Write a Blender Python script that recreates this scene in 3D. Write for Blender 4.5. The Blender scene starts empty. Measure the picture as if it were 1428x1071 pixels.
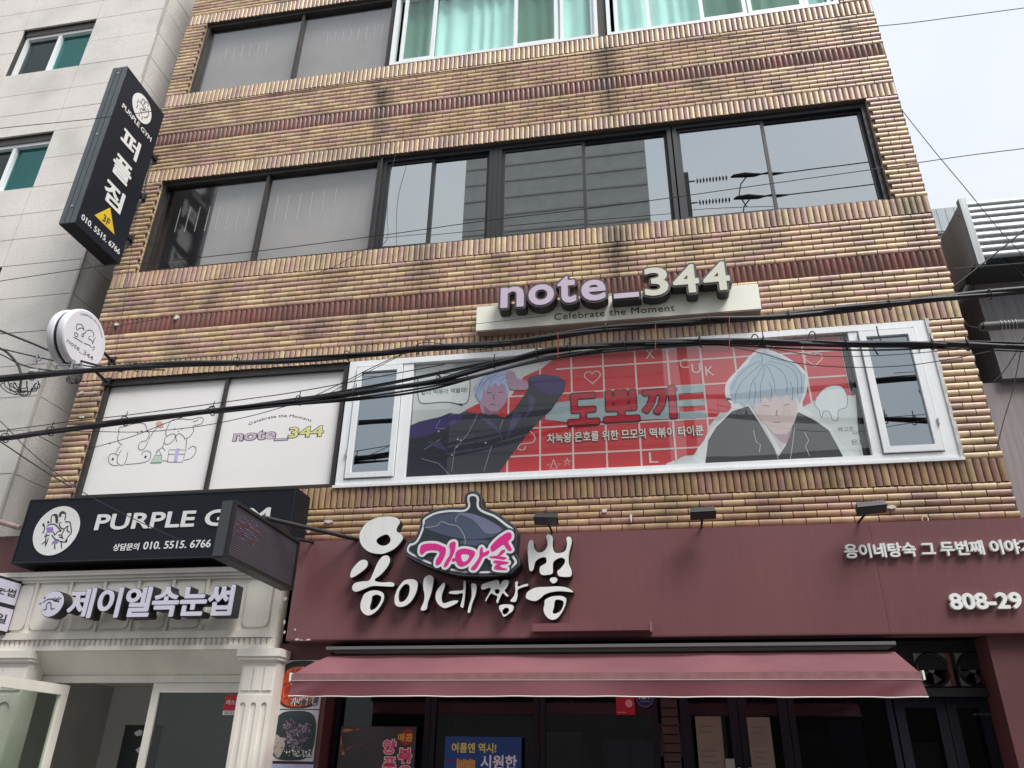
import bpy, math, random
import numpy as np
from mathutils import Vector, Matrix
from mathutils.geometry import tessellate_polygon
R = math.radians
random.seed(7)
SC = bpy.context.scene
COL = SC.collection

# ------------------------------------------------------------------ camera
cam_d = bpy.data.cameras.new('camera')
cam = bpy.data.objects.new('camera', cam_d); COL.objects.link(cam); SC.camera = cam
PITCH, ROLL, YAW = 0.46648775, 0.01770336, 0.18311751
fw0 = Vector((-math.sin(YAW), math.cos(YAW), 0)); rt0 = Vector((math.cos(YAW), math.sin(YAW), 0)); up0 = Vector((0, 0, 1))
fwd = fw0*math.cos(PITCH) + up0*math.sin(PITCH); upv = up0*math.cos(PITCH) - fw0*math.sin(PITCH)
rgt = rt0*math.cos(ROLL) + upv*math.sin(ROLL); upv = upv*math.cos(ROLL) - rt0*math.sin(ROLL)
mw = Matrix.Identity(4)
for i in range(3):
    mw[i][0] = rgt[i]; mw[i][1] = upv[i]; mw[i][2] = -fwd[i]
mw[0][3], mw[1][3], mw[2][3] = 0.0, -7.2, 1.6
cam.matrix_world = mw
cam_d.sensor_fit = 'HORIZONTAL'; cam_d.sensor_width = 36.0; cam_d.lens = 36.0*1073.0/1428.0
cam_d.clip_start = 0.05; cam_d.clip_end = 2000

def survey(px, py, Y=0.0):
    """where the sight line through a photo pixel meets the wall plane at depth Y (metres)"""
    d = fwd*1073.0 + rgt*(px-714) - upv*(py-535.5); k = (Y+7.2)/d.y
    return d.x*k, 1.6+d.z*k
def SXV(px, py, Y=0.0): return survey(px, py, Y)[0]
def SZV(px, py, Y=0.0): return survey(px, py, Y)[1]

# ------------------------------------------------------------------ sky and sun (bright overcast)
SUN_EL, SUN_AZ = R(56), R(130)          # azimuth clockwise from +Y: behind the camera, to the right
w = bpy.data.worlds.new('World'); SC.world = w; w.use_nodes = True
nt = w.node_tree; nt.nodes.clear()
def N(tree, typ, **kw):
    n = tree.nodes.new(typ)
    for k, v in kw.items(): setattr(n, k, v)
    return n
out = N(nt, 'ShaderNodeOutputWorld'); bg = N(nt, 'ShaderNodeBackground'); bg.inputs['Strength'].default_value = 0.1
sky = N(nt, 'ShaderNodeTexSky', sky_type='NISHITA'); sky.sun_disc = False
sky.sun_elevation = SUN_EL; sky.sun_rotation = SUN_AZ; sky.air_density = 1.5; sky.dust_density = 4.0
tc = N(nt, 'ShaderNodeTexCoord'); sep = N(nt, 'ShaderNodeSeparateXYZ'); nt.links.new(tc.outputs['Generated'], sep.inputs[0])
nz = N(nt, 'ShaderNodeTexNoise'); nz.inputs['Scale'].default_value = 1.6; nz.inputs['Detail'].default_value = 5; nz.inputs['Roughness'].default_value = .5
mp = N(nt, 'ShaderNodeMapping'); mp.inputs['Scale'].default_value = (1, 1, 2.2)
nt.links.new(tc.outputs['Generated'], mp.inputs['Vector']); nt.links.new(mp.outputs[0], nz.inputs['Vector'])
cr = N(nt, 'ShaderNodeValToRGB'); e = cr.color_ramp.elements
e[0].position = .34; e[0].color = (.80, .86, .96, 1); e[1].position = .68; e[1].color = (.99, 1.0, 1.01, 1)
nt.links.new(nz.outputs['Fac'], cr.inputs[0])
grad = N(nt, 'ShaderNodeMapRange'); grad.inputs['From Min'].default_value = 0.0; grad.inputs['From Max'].default_value = 1.0
grad.inputs['To Min'].default_value = 5.1; grad.inputs['To Max'].default_value = 8.3   # overcast sky, brighter overhead
nt.links.new(sep.outputs[2], grad.inputs['Value'])
sc_ = N(nt, 'ShaderNodeVectorMath', operation='SCALE'); nt.links.new(cr.outputs[0], sc_.inputs[0]); nt.links.new(grad.outputs[0], sc_.inputs['Scale'])
mx = N(nt, 'ShaderNodeMixRGB'); mx.inputs[0].default_value = .9
nt.links.new(sky.outputs[0], mx.inputs[1]); nt.links.new(sc_.outputs[0], mx.inputs[2])
nt.links.new(mx.outputs[0], bg.inputs['Color']); nt.links.new(bg.outputs[0], out.inputs[0])
sd = bpy.data.lights.new('sun', 'SUN'); sd.energy = 3.0; sd.angle = R(28); sd.color = (1, .97, .93)
sun = bpy.data.objects.new('sun', sd); COL.objects.link(sun)
sdir = Vector((math.sin(SUN_AZ)*math.cos(SUN_EL), math.cos(SUN_AZ)*math.cos(SUN_EL), math.sin(SUN_EL)))
sun.rotation_euler = sdir.to_track_quat('Z', 'Y').to_euler()
SC.view_settings.view_transform = 'Standard'; SC.view_settings.look = 'None'
SC.view_settings.gamma = 1; SC.view_settings.use_curve_mapping = False
SC.view_settings.exposure = 0.60

# ------------------------------------------------------------------ helpers
def S(r, g, b, k=1.0):
    f = lambda v: ((v/255+.055)/1.055)**2.4 if v > 10 else v/255/12.92
    return (f(r)*k, f(g)*k, f(b)*k, 1)
def tag(o, label=None, cat=None, group=None, kind=None):
    if label: o['label'] = label
    if cat: o['category'] = cat
    if group: o['group'] = group
    if kind: o['kind'] = kind
    return o
def empty(name, loc=(0, 0, 0), label=None, cat=None, group=None, kind=None):
    o = bpy.data.objects.new(name, None); COL.objects.link(o); o.location = loc
    return tag(o, label, cat, group, kind)
class MB:
    def __init__(s): s.v = []; s.f = []; s.sm = []
    def add(s, vs, fs, smooth=False):
        b = len(s.v); s.v += [tuple(p) for p in vs]; s.f += [tuple(i+b for i in f) for f in fs]; s.sm += [smooth]*len(fs); return s
    def box(s, x0, x1, y0, y1, z0, z1):
        if x0 > x1: x0, x1 = x1, x0
        if y0 > y1: y0, y1 = y1, y0
        if z0 > z1: z0, z1 = z1, z0
        return s.add([(x0,y0,z0),(x1,y0,z0),(x1,y1,z0),(x0,y1,z0),(x0,y0,z1),(x1,y0,z1),(x1,y1,z1),(x0,y1,z1)],
              [(0,3,2,1),(4,5,6,7),(0,1,5,4),(1,2,6,5),(2,3,7,6),(3,0,4,7)])
    def hexa(s, p): return s.add(p, [(0,3,2,1),(4,5,6,7),(0,1,5,4),(1,2,6,5),(2,3,7,6),(3,0,4,7)])
    def quad(s, a, b, c, d): return s.add([a, b, c, d], [(0, 1, 2, 3)])
    def frame(s, x0, x1, z0, z1, y0, y1, t, tb=None, tt=None):
        tb = t if tb is None else tb; tt = t if tt is None else tt
        s.box(x0, x1, y0, y1, z0, z0+tb); s.box(x0, x1, y0, y1, z1-tt, z1)
        s.box(x0, x0+t, y0, y1, z0+tb, z1-tt); return s.box(x1-t, x1, y0, y1, z0+tb, z1-tt)
    def prism(s, loops, y0, y1, sides=True):
        """flat shape in the facade plane (x,z), front at y0, back at y1; loops: outer first, then holes"""
        tris = tessellate_polygon([[Vector((p[0], p[1], 0)) for p in L] for L in loops])
        flat = [p for L in loops for p in L]; n = len(flat)
        F = []
        for t in tris:
            a, b, c = (flat[i] for i in t)
            ar = (b[0]-a[0])*(c[1]-a[1]) - (c[0]-a[0])*(b[1]-a[1])
            F.append(t if ar > 0 else (t[0], t[2], t[1]))
        s.add([(p[0], y0, p[1]) for p in flat], F)
        if sides and y1 > y0:
            k = 0
            for L in loops:
                m = len(L); vs = [(p[0], y0, p[1]) for p in L] + [(p[0], y1, p[1]) for p in L]
                s.add(vs, [(i, (i+1) % m, m+(i+1) % m, m+i) for i in range(m)]); k += m
            s.add([(p[0], y1, p[1]) for p in flat], [(t[0], t[2], t[1]) for t in F])
        return s
    def tube(s, pts, r, n=6, cap=True):
        pts = [Vector(p) for p in pts]; rs = r if isinstance(r, (list, tuple)) else [r]*len(pts)
        vs = []; T0 = None
        for i, p in enumerate(pts):
            t = (pts[min(i+1, len(pts)-1)] - pts[max(i-1, 0)]).normalized()
            if T0 is None: u = t.cross(Vector((0, .3, 1)) if abs(t.z) < .8 else Vector((1, 0, 0))).normalized()
            else: u = (u - t*u.dot(t)).normalized()
            T0 = t; v = t.cross(u)
            for k in range(n):
                a = 2*math.pi*k/n; vs.append(p + (u*math.cos(a) + v*math.sin(a))*rs[i])
        F = [(i*n+k, i*n+(k+1) % n, (i+1)*n+(k+1) % n, (i+1)*n+k) for i in range(len(pts)-1) for k in range(n)]
        s.add(vs, F, True)
        if cap: s.add(vs[:n], [tuple(range(n))[::-1]]); s.add(vs[-n:], [tuple(range(n))])
        return s
    def cyl(s, a, b, r, n=16): return s.tube([a, b], r, n)
    def build(s, name, mat, parent=None, M=None, label=None):
        me = bpy.data.meshes.new(name)
        vs = s.v if M is None else [tuple(M @ Vector(p)) for p in s.v]
        me.from_pydata(vs, [], s.f); me.polygons.foreach_set('use_smooth', s.sm)
        if mat: me.materials.append(mat)
        me.update()
        o = bpy.data.objects.new(name, me); COL.objects.link(o)
        if parent:
            o.parent = parent; me.transform(Matrix.Translation(-Vector(wloc(parent))))
        if label: o['label'] = label
        return o
def wloc(o):
    p = Vector(o.location)
    while o.parent: o = o.parent; p += o.location
    return p
def smooth(pts, sub=4, closed=True):
    """Catmull-Rom through the points"""
    n = len(pts); o = []
    for i in range(n if closed else n-1):
        p0, p1, p2, p3 = (pts[(i+k) % n] if closed else pts[max(0, min(n-1, i+k))] for k in (-1, 0, 1, 2))
        for j in range(sub):
            t = j/sub; q = []
            for c in range(len(p1)):
                a, b, d, f = p0[c], p1[c], p2[c], p3[c]
                q.append(.5*((2*b) + (-a+d)*t + (2*a-5*b+4*d-f)*t*t + (-a+3*b-3*d+f)*t**3))
            o.append(tuple(q))
    if not closed: o.append(tuple(pts[-1]))
    return o
def stroke(pts, r, ends=True):
    """ribbon outline (one closed loop) round an open polyline in x,z"""
    n = len(pts); L = []; Rr = []
    rr = r if isinstance(r, (list, tuple)) else [r]*n
    for i in range(n):
        a = pts[max(i-1, 0)]; b = pts[min(i+1, n-1)]
        dx, dz = b[0]-a[0], b[1]-a[1]; m = math.hypot(dx, dz) or 1
        nx, nz_ = -dz/m, dx/m
        L.append((pts[i][0]+nx*rr[i], pts[i][1]+nz_*rr[i])); Rr.append((pts[i][0]-nx*rr[i], pts[i][1]-nz_*rr[i]))
    return L + Rr[::-1]
def ribbon(mb, pts, r, y):
    """thin printed line as a strip of quads (one plane, no overlap)"""
    n = len(pts); A = []
    for i in range(n):
        a = pts[max(i-1, 0)]; b = pts[min(i+1, n-1)]
        dx, dz = b[0]-a[0], b[1]-a[1]; m = math.hypot(dx, dz) or 1
        nx, nz_ = -dz/m*r, dx/m*r
        A += [(pts[i][0]+nx, y, pts[i][1]+nz_), (pts[i][0]-nx, y, pts[i][1]-nz_)]
    mb.add(A, [(2*i, 2*i+1, 2*i+3, 2*i+2) for i in range(n-1)])
def grow(loops, d, res=110):
    """outline of the shape grown (d>0) or shrunk (d<0): distance field and marching squares"""
    P = np.array([p for L in loops for p in L]); lo = P.min(0)-abs(d)*1.3-1e-3; hi = P.max(0)+abs(d)*1.3+1e-3
    h = max(hi-lo)/res; nx = int((hi[0]-lo[0])/h)+2; ny = int((hi[1]-lo[1])/h)+2
    X, Y = np.meshgrid(lo[0]+np.arange(nx)*h, lo[1]+np.arange(ny)*h, indexing='ij')
    D = np.full(X.shape, 1e9); ins = np.zeros(X.shape, bool)
    for L in loops:
        m = len(L)
        for i in range(m):
            (ax, ay), (bx, by) = L[i], L[(i+1) % m]
            dx, dy = bx-ax, by-ay; l2 = dx*dx+dy*dy or 1e-12
            t = np.clip(((X-ax)*dx+(Y-ay)*dy)/l2, 0, 1)
            D = np.minimum(D, np.hypot(X-ax-t*dx, Y-ay-t*dy))
            if ay != by:
                c = ((ay > Y) != (by > Y)) & (X < (bx-ax)*(Y-ay)/(by-ay)+ax); ins ^= c
    F = np.where(ins, D, -D) + d
    seg = {}
    def ip(i, j, k, l):
        a, b = F[i, j], F[k, l]; t = a/(a-b)
        return (lo[0]+(i+(k-i)*t)*h, lo[1]+(j+(l-j)*t)*h)
    for i in range(nx-1):
        for j in range(ny-1):
            c = [(i, j), (i+1, j), (i+1, j+1), (i, j+1)]; sg = [F[a] > 0 for a in c]
            if all(sg) or not any(sg): continue
            cr_ = []
            for k in range(4):
                a, b = c[k], c[(k+1) % 4]
                if sg[k] != sg[(k+1) % 4]:
                    key = (min(a, b), max(a, b)); cr_.append((key, ip(*key[0], *key[1]), sg[k]))
            outs = [q for q in cr_ if q[2]]; ins_ = [q for q in cr_ if not q[2]]
            for u, v in zip(outs, ins_): seg[u[0]] = (v[0], u[1])
    loops2 = []; todo = set(seg)
    while todo:
        k0 = k = next(iter(todo)); L = []
        while k in todo:
            todo.discard(k); nk, p = seg[k]; L.append(p); k = nk
        if len(L) > 8: loops2.append(L[::2])
    loops2.sort(key=lambda L: -abs(area(L)))
    return loops2
def area(L): return .5*sum(L[i][0]*L[(i+1) % len(L)][1]-L[(i+1) % len(L)][0]*L[i][1] for i in range(len(L)))

FONT_CACHE = {}
def text_geo(s, bold=0.0, shear=0.0, spacing=1.0, thick=0.0, bevel=0.0):
    """letters of s as [(verts, faces)] in a unit box 0..1 x 0..1 (x right, y up), z = thickness"""
    key = (s, bold, shear, spacing, thick, bevel)
    if key in FONT_CACHE: return FONT_CACHE[key]
    cu = bpy.data.curves.new('t', 'FONT'); cu.body = s; cu.offset = bold; cu.shear = shear; cu.space_character = spacing
    cu.extrude = .5 if thick else 0; cu.resolution_u = 4
    for i in range(len(s)):
        cu.materials.append(None); cu.body_format[i].material_index = i
    o = bpy.data.objects.new('t', cu); COL.objects.link(o)
    bpy.context.view_layer.update()
    dg = bpy.context.evaluated_depsgraph_get(); me = bpy.data.meshes.new_from_object(o.evaluated_get(dg))
    V = [tuple(v.co) for v in me.vertices]; out_ = []
    x0 = min(v[0] for v in V); x1 = max(v[0] for v in V); y0 = min(v[1] for v in V); y1 = max(v[1] for v in V)
    by = {}
    for p in me.polygons: by.setdefault(p.material_index, []).append(tuple(p.vertices))
    for k in sorted(by):
        idx = {}; vs = []; fs = []
        for f in by[k]:
            g = []
            for i in f:
                if i not in idx:
                    idx[i] = len(vs); v = V[i]; vs.append(((v[0]-x0)/(x1-x0), (v[1]-y0)/(y1-y0), v[2]))
                g.append(idx[i])
            fs.append(tuple(g))
        out_.append((vs, fs))
    bpy.data.objects.remove(o); bpy.data.curves.remove(cu); bpy.data.meshes.remove(me)
    res = (out_, (x1-x0)/(y1-y0)); FONT_CACHE[key] = res
    return res
def put_text(s, O, U, V, Nn, mat, parent=None, name='letter', thick=0.0, split=True, label=None, **kw):
    """text filling the parallelogram O, O+U, O+V; Nn = unit normal towards the reader; thick = depth behind the face"""
    geo, _ = text_geo(s, thick=thick, **kw)
    O, U, V, Nn = map(Vector, (O, U, V, Nn)); objs = []; mb = MB()
    for vs, fs in geo:
        if split: mb = MB()
        mb.add([O + U*v[0] + V*v[1] + Nn*((v[2]-.5)*thick if thick else 0) for v in vs], fs)
        if split: objs.append(mb.build(name, mat, parent, label=label))
    if not split: objs.append(mb.build(name, mat, parent, label=label))
    return objs
def ftext(s, x0, z0, x1, z1, y, mat, parent=None, dz=0.0, **kw):
    """text on a plane facing the street, front face at y; dz = rise of the right end"""
    return put_text(s, (x0, y, z0), (x1-x0, 0, dz), (0, 0, z1-z0), (0, -1, 0), mat, parent, **kw)

def glyph_loops(vs, fs):
    ed = {}
    for f in fs:
        for i in range(len(f)):
            a, b = f[i], f[(i+1) % len(f)]; ed[(a, b)] = 1
    nxt = {a: b for (a, b) in ed if (b, a) not in ed}; L = []
    while nxt:
        a0 = a = next(iter(nxt)); l = []
        while a in nxt: l.append(a); a = nxt.pop(a)
        if len(l) > 2: L.append([vs[i][:2] for i in l])
    return L
def group_loops(Ls):
    if not Ls: return []
    s0 = area(max(Ls, key=lambda L: abs(area(L)))) > 0
    outs = [[L] for L in Ls if (area(L) > 0) == s0]
    def inside(p, L):
        c = False
        for i in range(len(L)):
            (ax, ay), (bx, by) = L[i], L[(i+1) % len(L)]
            if (ay > p[1]) != (by > p[1]) and p[0] < (bx-ax)*(p[1]-ay)/(by-ay)+ax: c = not c
        return c
    for H in Ls:
        if (area(H) > 0) != s0:
            for g_ in outs:
                if inside(H[0], g_[0]): g_.append(H); break
    return outs
def glyphs(s, w_, h_, d, bold=0.0, shear=0.0, res=90):
    """stroke-thickened outlines of each letter of s laid out in a w_ x h_ box (thickened by d, box kept)"""
    out_ = []
    for vs, fs in text_geo(s, bold=bold, shear=shear)[0]:
        Ls = [[(d+p[0]*(w_-2*d), d+p[1]*(h_-2*d)) for p in L] for L in glyph_loops(vs, fs)]
        out_.append(group_loops(grow(Ls, d, res)))
    return out_
def gtext(s, x0, z0, x1, z1, y, m, parent, d, thick=.003, name='letter', depth_mat=None, bold=0.0, label=None):
    O = []
    for gl in glyphs(s, x1-x0, z1-z0, d, bold):
        mb = MB()
        for grp in gl: mb.prism([[(x0+p[0], z0+p[1]) for p in L] for L in grp], y, y+thick)
        O.append(mb.build(name, m, parent))
    return O
def gtext_side(s, y0, z0, y1, z1, X, m, parent, d, thick=.006, name='letter'):
    for gl in glyphs(s, y1-y0, z1-z0, d):
        mb = MB()
        for grp in gl: mb.prism([[p for p in L] for L in grp], 0, thick)
        mb.v = [(X-v[1], y0+v[0], z0+v[2]) for v in mb.v]
        mb.build(name, m, parent)

# ------------------------------------------------------------------ materials
def mat(name, col, rough=.6, var=.06, scale=3.0, bump=0.0, bscale=60, metal=0.0, spec=.5, streak=0.0, emit=None, speck=0.0, dirt=0.0, coat=0.0):
    m = bpy.data.materials.new(name); m.use_nodes = True; t = m.node_tree; b = t.nodes['Principled BSDF']
    b.inputs['Roughness'].default_value = rough; b.inputs['Metallic'].default_value = metal
    b.inputs['Specular IOR Level'].default_value = spec; b.inputs['Coat Weight'].default_value = coat
    geo = N(t, 'ShaderNodeNewGeometry'); cur = None
    rgb = N(t, 'ShaderNodeRGB'); rgb.outputs[0].default_value = col; cur = rgb.outputs[0]
    def mul(noise_out, lo, hi, a=.3, b_=.7):
        nonlocal cur
        mr = N(t, 'ShaderNodeMapRange'); mr.inputs['From Min'].default_value = a; mr.inputs['From Max'].default_value = b_
        mr.inputs['To Min'].default_value = lo; mr.inputs['To Max'].default_value = hi; t.links.new(noise_out, mr.inputs['Value'])
        v = N(t, 'ShaderNodeVectorMath', operation='SCALE'); t.links.new(cur, v.inputs[0]); t.links.new(mr.outputs[0], v.inputs['Scale']); cur = v.outputs[0]
    def noise(sc, det=4, vec=None, stretch=None):
        n = N(t, 'ShaderNodeTexNoise'); n.inputs['Scale'].default_value = sc; n.inputs['Detail'].default_value = det
        src = geo.outputs['Position']
        if stretch:
            mp_ = N(t, 'ShaderNodeMapping'); mp_.inputs['Scale'].default_value = stretch; t.links.new(src, mp_.inputs['Vector']); src = mp_.outputs[0]
        t.links.new(src, n.inputs['Vector']); return n.outputs['Fac']
    if var: mul(noise(scale), 1-var, 1+var)
    if streak: mul(noise(5.0, 5, stretch=(6, 6, .35)), 1-streak, 1+streak*.3, .35, .65)
    if speck: mul(noise(110, 2), 1-speck, 1+speck, .35, .65)
    if dirt: mul(noise(1.3, 7), 1-dirt, 1.0, .3, .5)
    t.links.new(cur, b.inputs['Base Color'])
    if bump:
        bp = N(t, 'ShaderNodeBump'); bp.inputs['Strength'].default_value = bump; bp.inputs['Distance'].default_value = .004
        t.links.new(noise(bscale, 3), bp.inputs['Height']); t.links.new(bp.outputs[0], b.inputs['Normal'])
    if emit: b.inputs['Emission Color'].default_value = col; b.inputs['Emission Strength'].default_value = emit
    return m
def glass(name, tint=(1, 1, 1, 1), refl=.15, rtint=(1, 1, 1, 1), rough=.0, wav=0.0):
    """thin pane: part mirror, part see-through"""
    m = bpy.data.materials.new(name); m.use_nodes = True; t = m.node_tree; t.nodes.clear()
    o = N(t, 'ShaderNodeOutputMaterial'); mxs = N(t, 'ShaderNodeMixShader')
    tr = N(t, 'ShaderNodeBsdfTransparent'); tr.inputs[0].default_value = tint
    gl = N(t, 'ShaderNodeBsdfAnisotropic'); gl.inputs['Color'].default_value = rtint; gl.inputs['Roughness'].default_value = rough
    gg_ = N(t, 'ShaderNodeNewGeometry'); dt = N(t, 'ShaderNodeVectorMath', operation='DOT_PRODUCT'); t.links.new(gg_.outputs['Incoming'], dt.inputs[0]); t.links.new(gg_.outputs['True Normal'], dt.inputs[1])
    def mm(op, a, b_=None):
        n = N(t, 'ShaderNodeMath', operation=op); t.links.new(a, n.inputs[0])
        if b_ is not None: n.inputs[1].default_value = b_
        n.use_clamp = True; return n.outputs[0]
    ab = N(t, 'ShaderNodeMath', operation='ABSOLUTE'); t.links.new(dt.outputs['Value'], ab.inputs[0])
    sb_ = N(t, 'ShaderNodeMath', operation='SUBTRACT'); sb_.inputs[0].default_value = 1; t.links.new(ab.outputs[0], sb_.inputs[1])
    fr_ = mm('ADD', mm('MULTIPLY', mm('POWER', sb_.outputs[0], 5.0), 1-refl), refl)      # Schlick reflectance
    t.links.new(fr_, mxs.inputs[0])
    if wav:
        g = N(t, 'ShaderNodeNewGeometry'); n = N(t, 'ShaderNodeTexNoise'); n.inputs['Scale'].default_value = 1.6; n.inputs['Detail'].default_value = 1
        t.links.new(g.outputs['Position'], n.inputs['Vector']); bp = N(t, 'ShaderNodeBump'); bp.inputs['Strength'].default_value = wav; bp.inputs['Distance'].default_value = .02
        t.links.new(n.outputs['Fac'], bp.inputs['Height']); t.links.new(bp.outputs[0], gl.inputs['Normal'])
    t.links.new(tr.outputs[0], mxs.inputs[1]); t.links.new(gl.outputs[0], mxs.inputs[2]); t.links.new(mxs.outputs[0], o.inputs[0])
    return m

STAINS = [  # x, half width, z top, z bottom, strength
 (-3.194, 0.135,9.95,9.0,1.20), (-0.125, 0.162,10.2,8.7,1.0), (1.468, 0.121,10.2,9.2,0.52), (2.205, 0.121,10.1,9.2,0.68), (2.847, 0.135,10.3,9.2,0.75), (1.518, 0.108,9.5,8.8,0.45),
 (-2.427, 0.189,7.2,6.3,0.75), (-3.426, 0.297,7.1,6.4,0.38), (-0.137, 0.176,7.2,6.2,1.12), (3.005, 0.162,7.2,6.3,0.90), (-3.12, 0.135,6.5,5.7,0.52),
 (-0.132, 0.121,4.2,3.7,0.75), (2.846, 0.095,4.2,3.7,0.45), (-6.094, 0.405,10.2,9.2,0.52), (-1.548, 0.162,10.0,9.0,0.52), (-1.098, 0.108,7.1,6.3,0.38), (1.021, 0.081,7.2,6.6,0.45)]
def brick_mat(name, mode, base2=None):
    m = bpy.data.materials.new(name); m.use_nodes = True; t = m.node_tree; b = t.nodes['Principled BSDF']
    geo = N(t, 'ShaderNodeNewGeometry'); sp = N(t, 'ShaderNodeSeparateXYZ'); t.links.new(geo.outputs['Position'], sp.inputs[0])
    if mode == 'obj':
        c = N(t, 'ShaderNodeObjectInfo').outputs['Color']
    else:
        a = N(t, 'ShaderNodeVertexColor'); a.layer_name = 'tint'; c = a.outputs['Color']
    def M(op, a, b_=None, c_=None, clamp=False):
        n = N(t, 'ShaderNodeMath', operation=op); n.use_clamp = clamp
        for i, q in enumerate((a, b_, c_)):
            if q is None: continue
            if isinstance(q, (int, float)): n.inputs[i].default_value = q
            else: t.links.new(q, n.inputs[i])
        return n.outputs[0]
    n1 = N(t, 'ShaderNodeTexNoise'); n1.inputs['Scale'].default_value = 14; n1.inputs['Detail'].default_value = 4
    t.links.new(geo.outputs['Position'], n1.inputs['Vector'])
    n2 = N(t, 'ShaderNodeTexNoise'); n2.inputs['Scale'].default_value = 2.3; n2.inputs['Detail'].default_value = 6
    t.links.new(geo.outputs['Position'], n2.inputs['Vector'])
    # flame variation: each brick drifts towards a purplish or a yellow tone along its length
    mp_ = N(t, 'ShaderNodeMapRange'); mp_.inputs['From Min'].default_value = .42; mp_.inputs['From Max'].default_value = .62; mp_.inputs['To Max'].default_value = .85
    t.links.new(n1.outputs['Fac'], mp_.inputs['Value'])
    m1 = N(t, 'ShaderNodeMixRGB', blend_type='MULTIPLY'); m1.inputs[2].default_value = (.88, .79, 1.0, 1) if base2 is None else base2
    t.links.new(mp_.outputs[0], m1.inputs[0]); t.links.new(c, m1.inputs[1])
    # soot streaks under the window joints
    tot = None
    wob = M('MULTIPLY', M('SUBTRACT', n2.outputs['Fac'], .5), .35)
    xx = M('ADD', sp.outputs[0], wob)
    for (sx, hw, zt, zb, st) in STAINS:
        d = M('DIVIDE', M('ABSOLUTE', M('SUBTRACT', xx, sx)), hw)
        a_ = M('MULTIPLY', M('SUBTRACT', 1.55, d), .62, clamp=True)
        zt_ = M('MULTIPLY', M('SUBTRACT', zt+.15, sp.outputs[2]), 6, clamp=True)
        zb_ = M('MULTIPLY', M('SUBTRACT', sp.outputs[2], zb-.55), .75, clamp=True)
        a_ = M('MULTIPLY', M('MULTIPLY', a_, zt_), M('MULTIPLY', zb_, st))
        tot = a_ if tot is None else M('MAXIMUM', tot, a_)
    n3 = N(t, 'ShaderNodeTexNoise'); n3.inputs['Scale'].default_value = 13; n3.inputs['Detail'].default_value = 6
    mpz = N(t, 'ShaderNodeMapping'); mpz.inputs['Scale'].default_value = (1.4, 1, .16); t.links.new(geo.outputs['Position'], mpz.inputs['Vector']); t.links.new(mpz.outputs[0], n3.inputs['Vector'])
    mk = N(t, 'ShaderNodeMapRange'); mk.inputs['From Min'].default_value = .3; mk.inputs['From Max'].default_value = .6; mk.inputs['To Min'].default_value = .62
    t.links.new(n3.outputs['Fac'], mk.inputs['Value'])
    tot = M('MULTIPLY', tot, mk.outputs[0], clamp=True)
    gen = N(t, 'ShaderNodeMapRange'); gen.inputs['From Min'].default_value = .44; gen.inputs['From Max'].default_value = .72; gen.inputs['To Max'].default_value = .55
    t.links.new(n2.outputs['Fac'], gen.inputs['Value'])
    tot = M('MAXIMUM', tot, gen.outputs[0])
    m2 = N(t, 'ShaderNodeMixRGB'); m2.inputs[2].default_value = (.060, .048, .040, 1)
    t.links.new(M('MULTIPLY', tot, .92), m2.inputs[0]); t.links.new(m1.outputs[0], m2.inputs[1])
    t.links.new(m2.outputs[0], b.inputs['Base Color'])
    b.inputs['Roughness'].default_value = .38; b.inputs['Specular IOR Level'].default_value = .45
    bp = N(t, 'ShaderNodeBump'); bp.inputs['Strength'].default_value = .25; bp.inputs['Distance'].default_value = .003
    n4 = N(t, 'ShaderNodeTexNoise'); n4.inputs['Scale'].default_value = 45; t.links.new(geo.outputs['Position'], n4.inputs['Vector'])
    t.links.new(n4.outputs['Fac'], bp.inputs['Height']); t.links.new(bp.outputs[0], b.inputs['Normal'])
    return m

M_ = {}
M_['mortar'] = mat('mortar', (.11, .085, .068, 1), .95, .3, 6)
M_['brick_o'] = brick_mat('glazed_brick_single', 'obj'); M_['brick_s'] = brick_mat('glazed_brick_wall', 'attr')
M_['white_frame'] = mat('white_window_frame', (.84, .87, .89, 1), .4, .04, 2, streak=.04)
M_['black_frame'] = mat('black_window_frame', (.013, .016, .021, 1), .5, .1)
M_['dark_frame'] = mat('weathered_dark_frame', (.030, .026, .024, 1), .6, .3, 8)
M_['dark_room'] = mat('dark_interior', (.06, .06, .062, 1), .9)
M_['mirror'] = glass('mirror_film_glass', (.22, .25, .27, 1), .46, (.93, .98, .99, 1), wav=.015)
M_['pane'] = glass('window_glass', (.97, .98, .98, 1), .05, wav=.05)
M_['casement'] = glass('casement_glass', (.3, .33, .35, 1), .33, (.86, .95, 1, 1), wav=.04)
M_['teal'] = glass('teal_glass', (.92, 1, .985, 1), .05, (.8, 1, .97, 1), wav=.05)
M_['shop_glass'] = glass('dark_shop_glass', (.45, .48, .52, 1), .03)
M_['film'] = mat('frosted_film', (.36, .355, .36, 1), .18, .12, 1.6, spec=.8, coat=.3)
M_['panel_white'] = mat('white_window_film', (.86, .85, .845, 1), .28, .02, 1.2, spec=.5)
M_['granite'] = mat('granite_panel', (.68, .65, .62, 1), .8, .06, 1.0, bump=.25, speck=.26, dirt=.17, streak=.0)
M_['joint'] = mat('panel_joint', (.055, .052, .05, 1), .9)
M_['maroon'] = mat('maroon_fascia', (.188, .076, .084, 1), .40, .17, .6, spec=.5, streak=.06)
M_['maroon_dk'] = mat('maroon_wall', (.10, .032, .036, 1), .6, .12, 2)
M_['letter_white'] = mat('letter_acrylic', (.86, .88, .86, 1), .35, .04, 5, streak=.05)
M_['letter_side'] = mat('letter_side_black', (.02, .02, .022, 1), .5)
M_['cream'] = mat('cream_paint', (.78, .745, .68, 1), .5, .05, 2, streak=.03, dirt=.2)
M_['sign_black'] = mat('sign_black', (.012, .014, .022, 1), .55, .08, 1.5, spec=.2)
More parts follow.
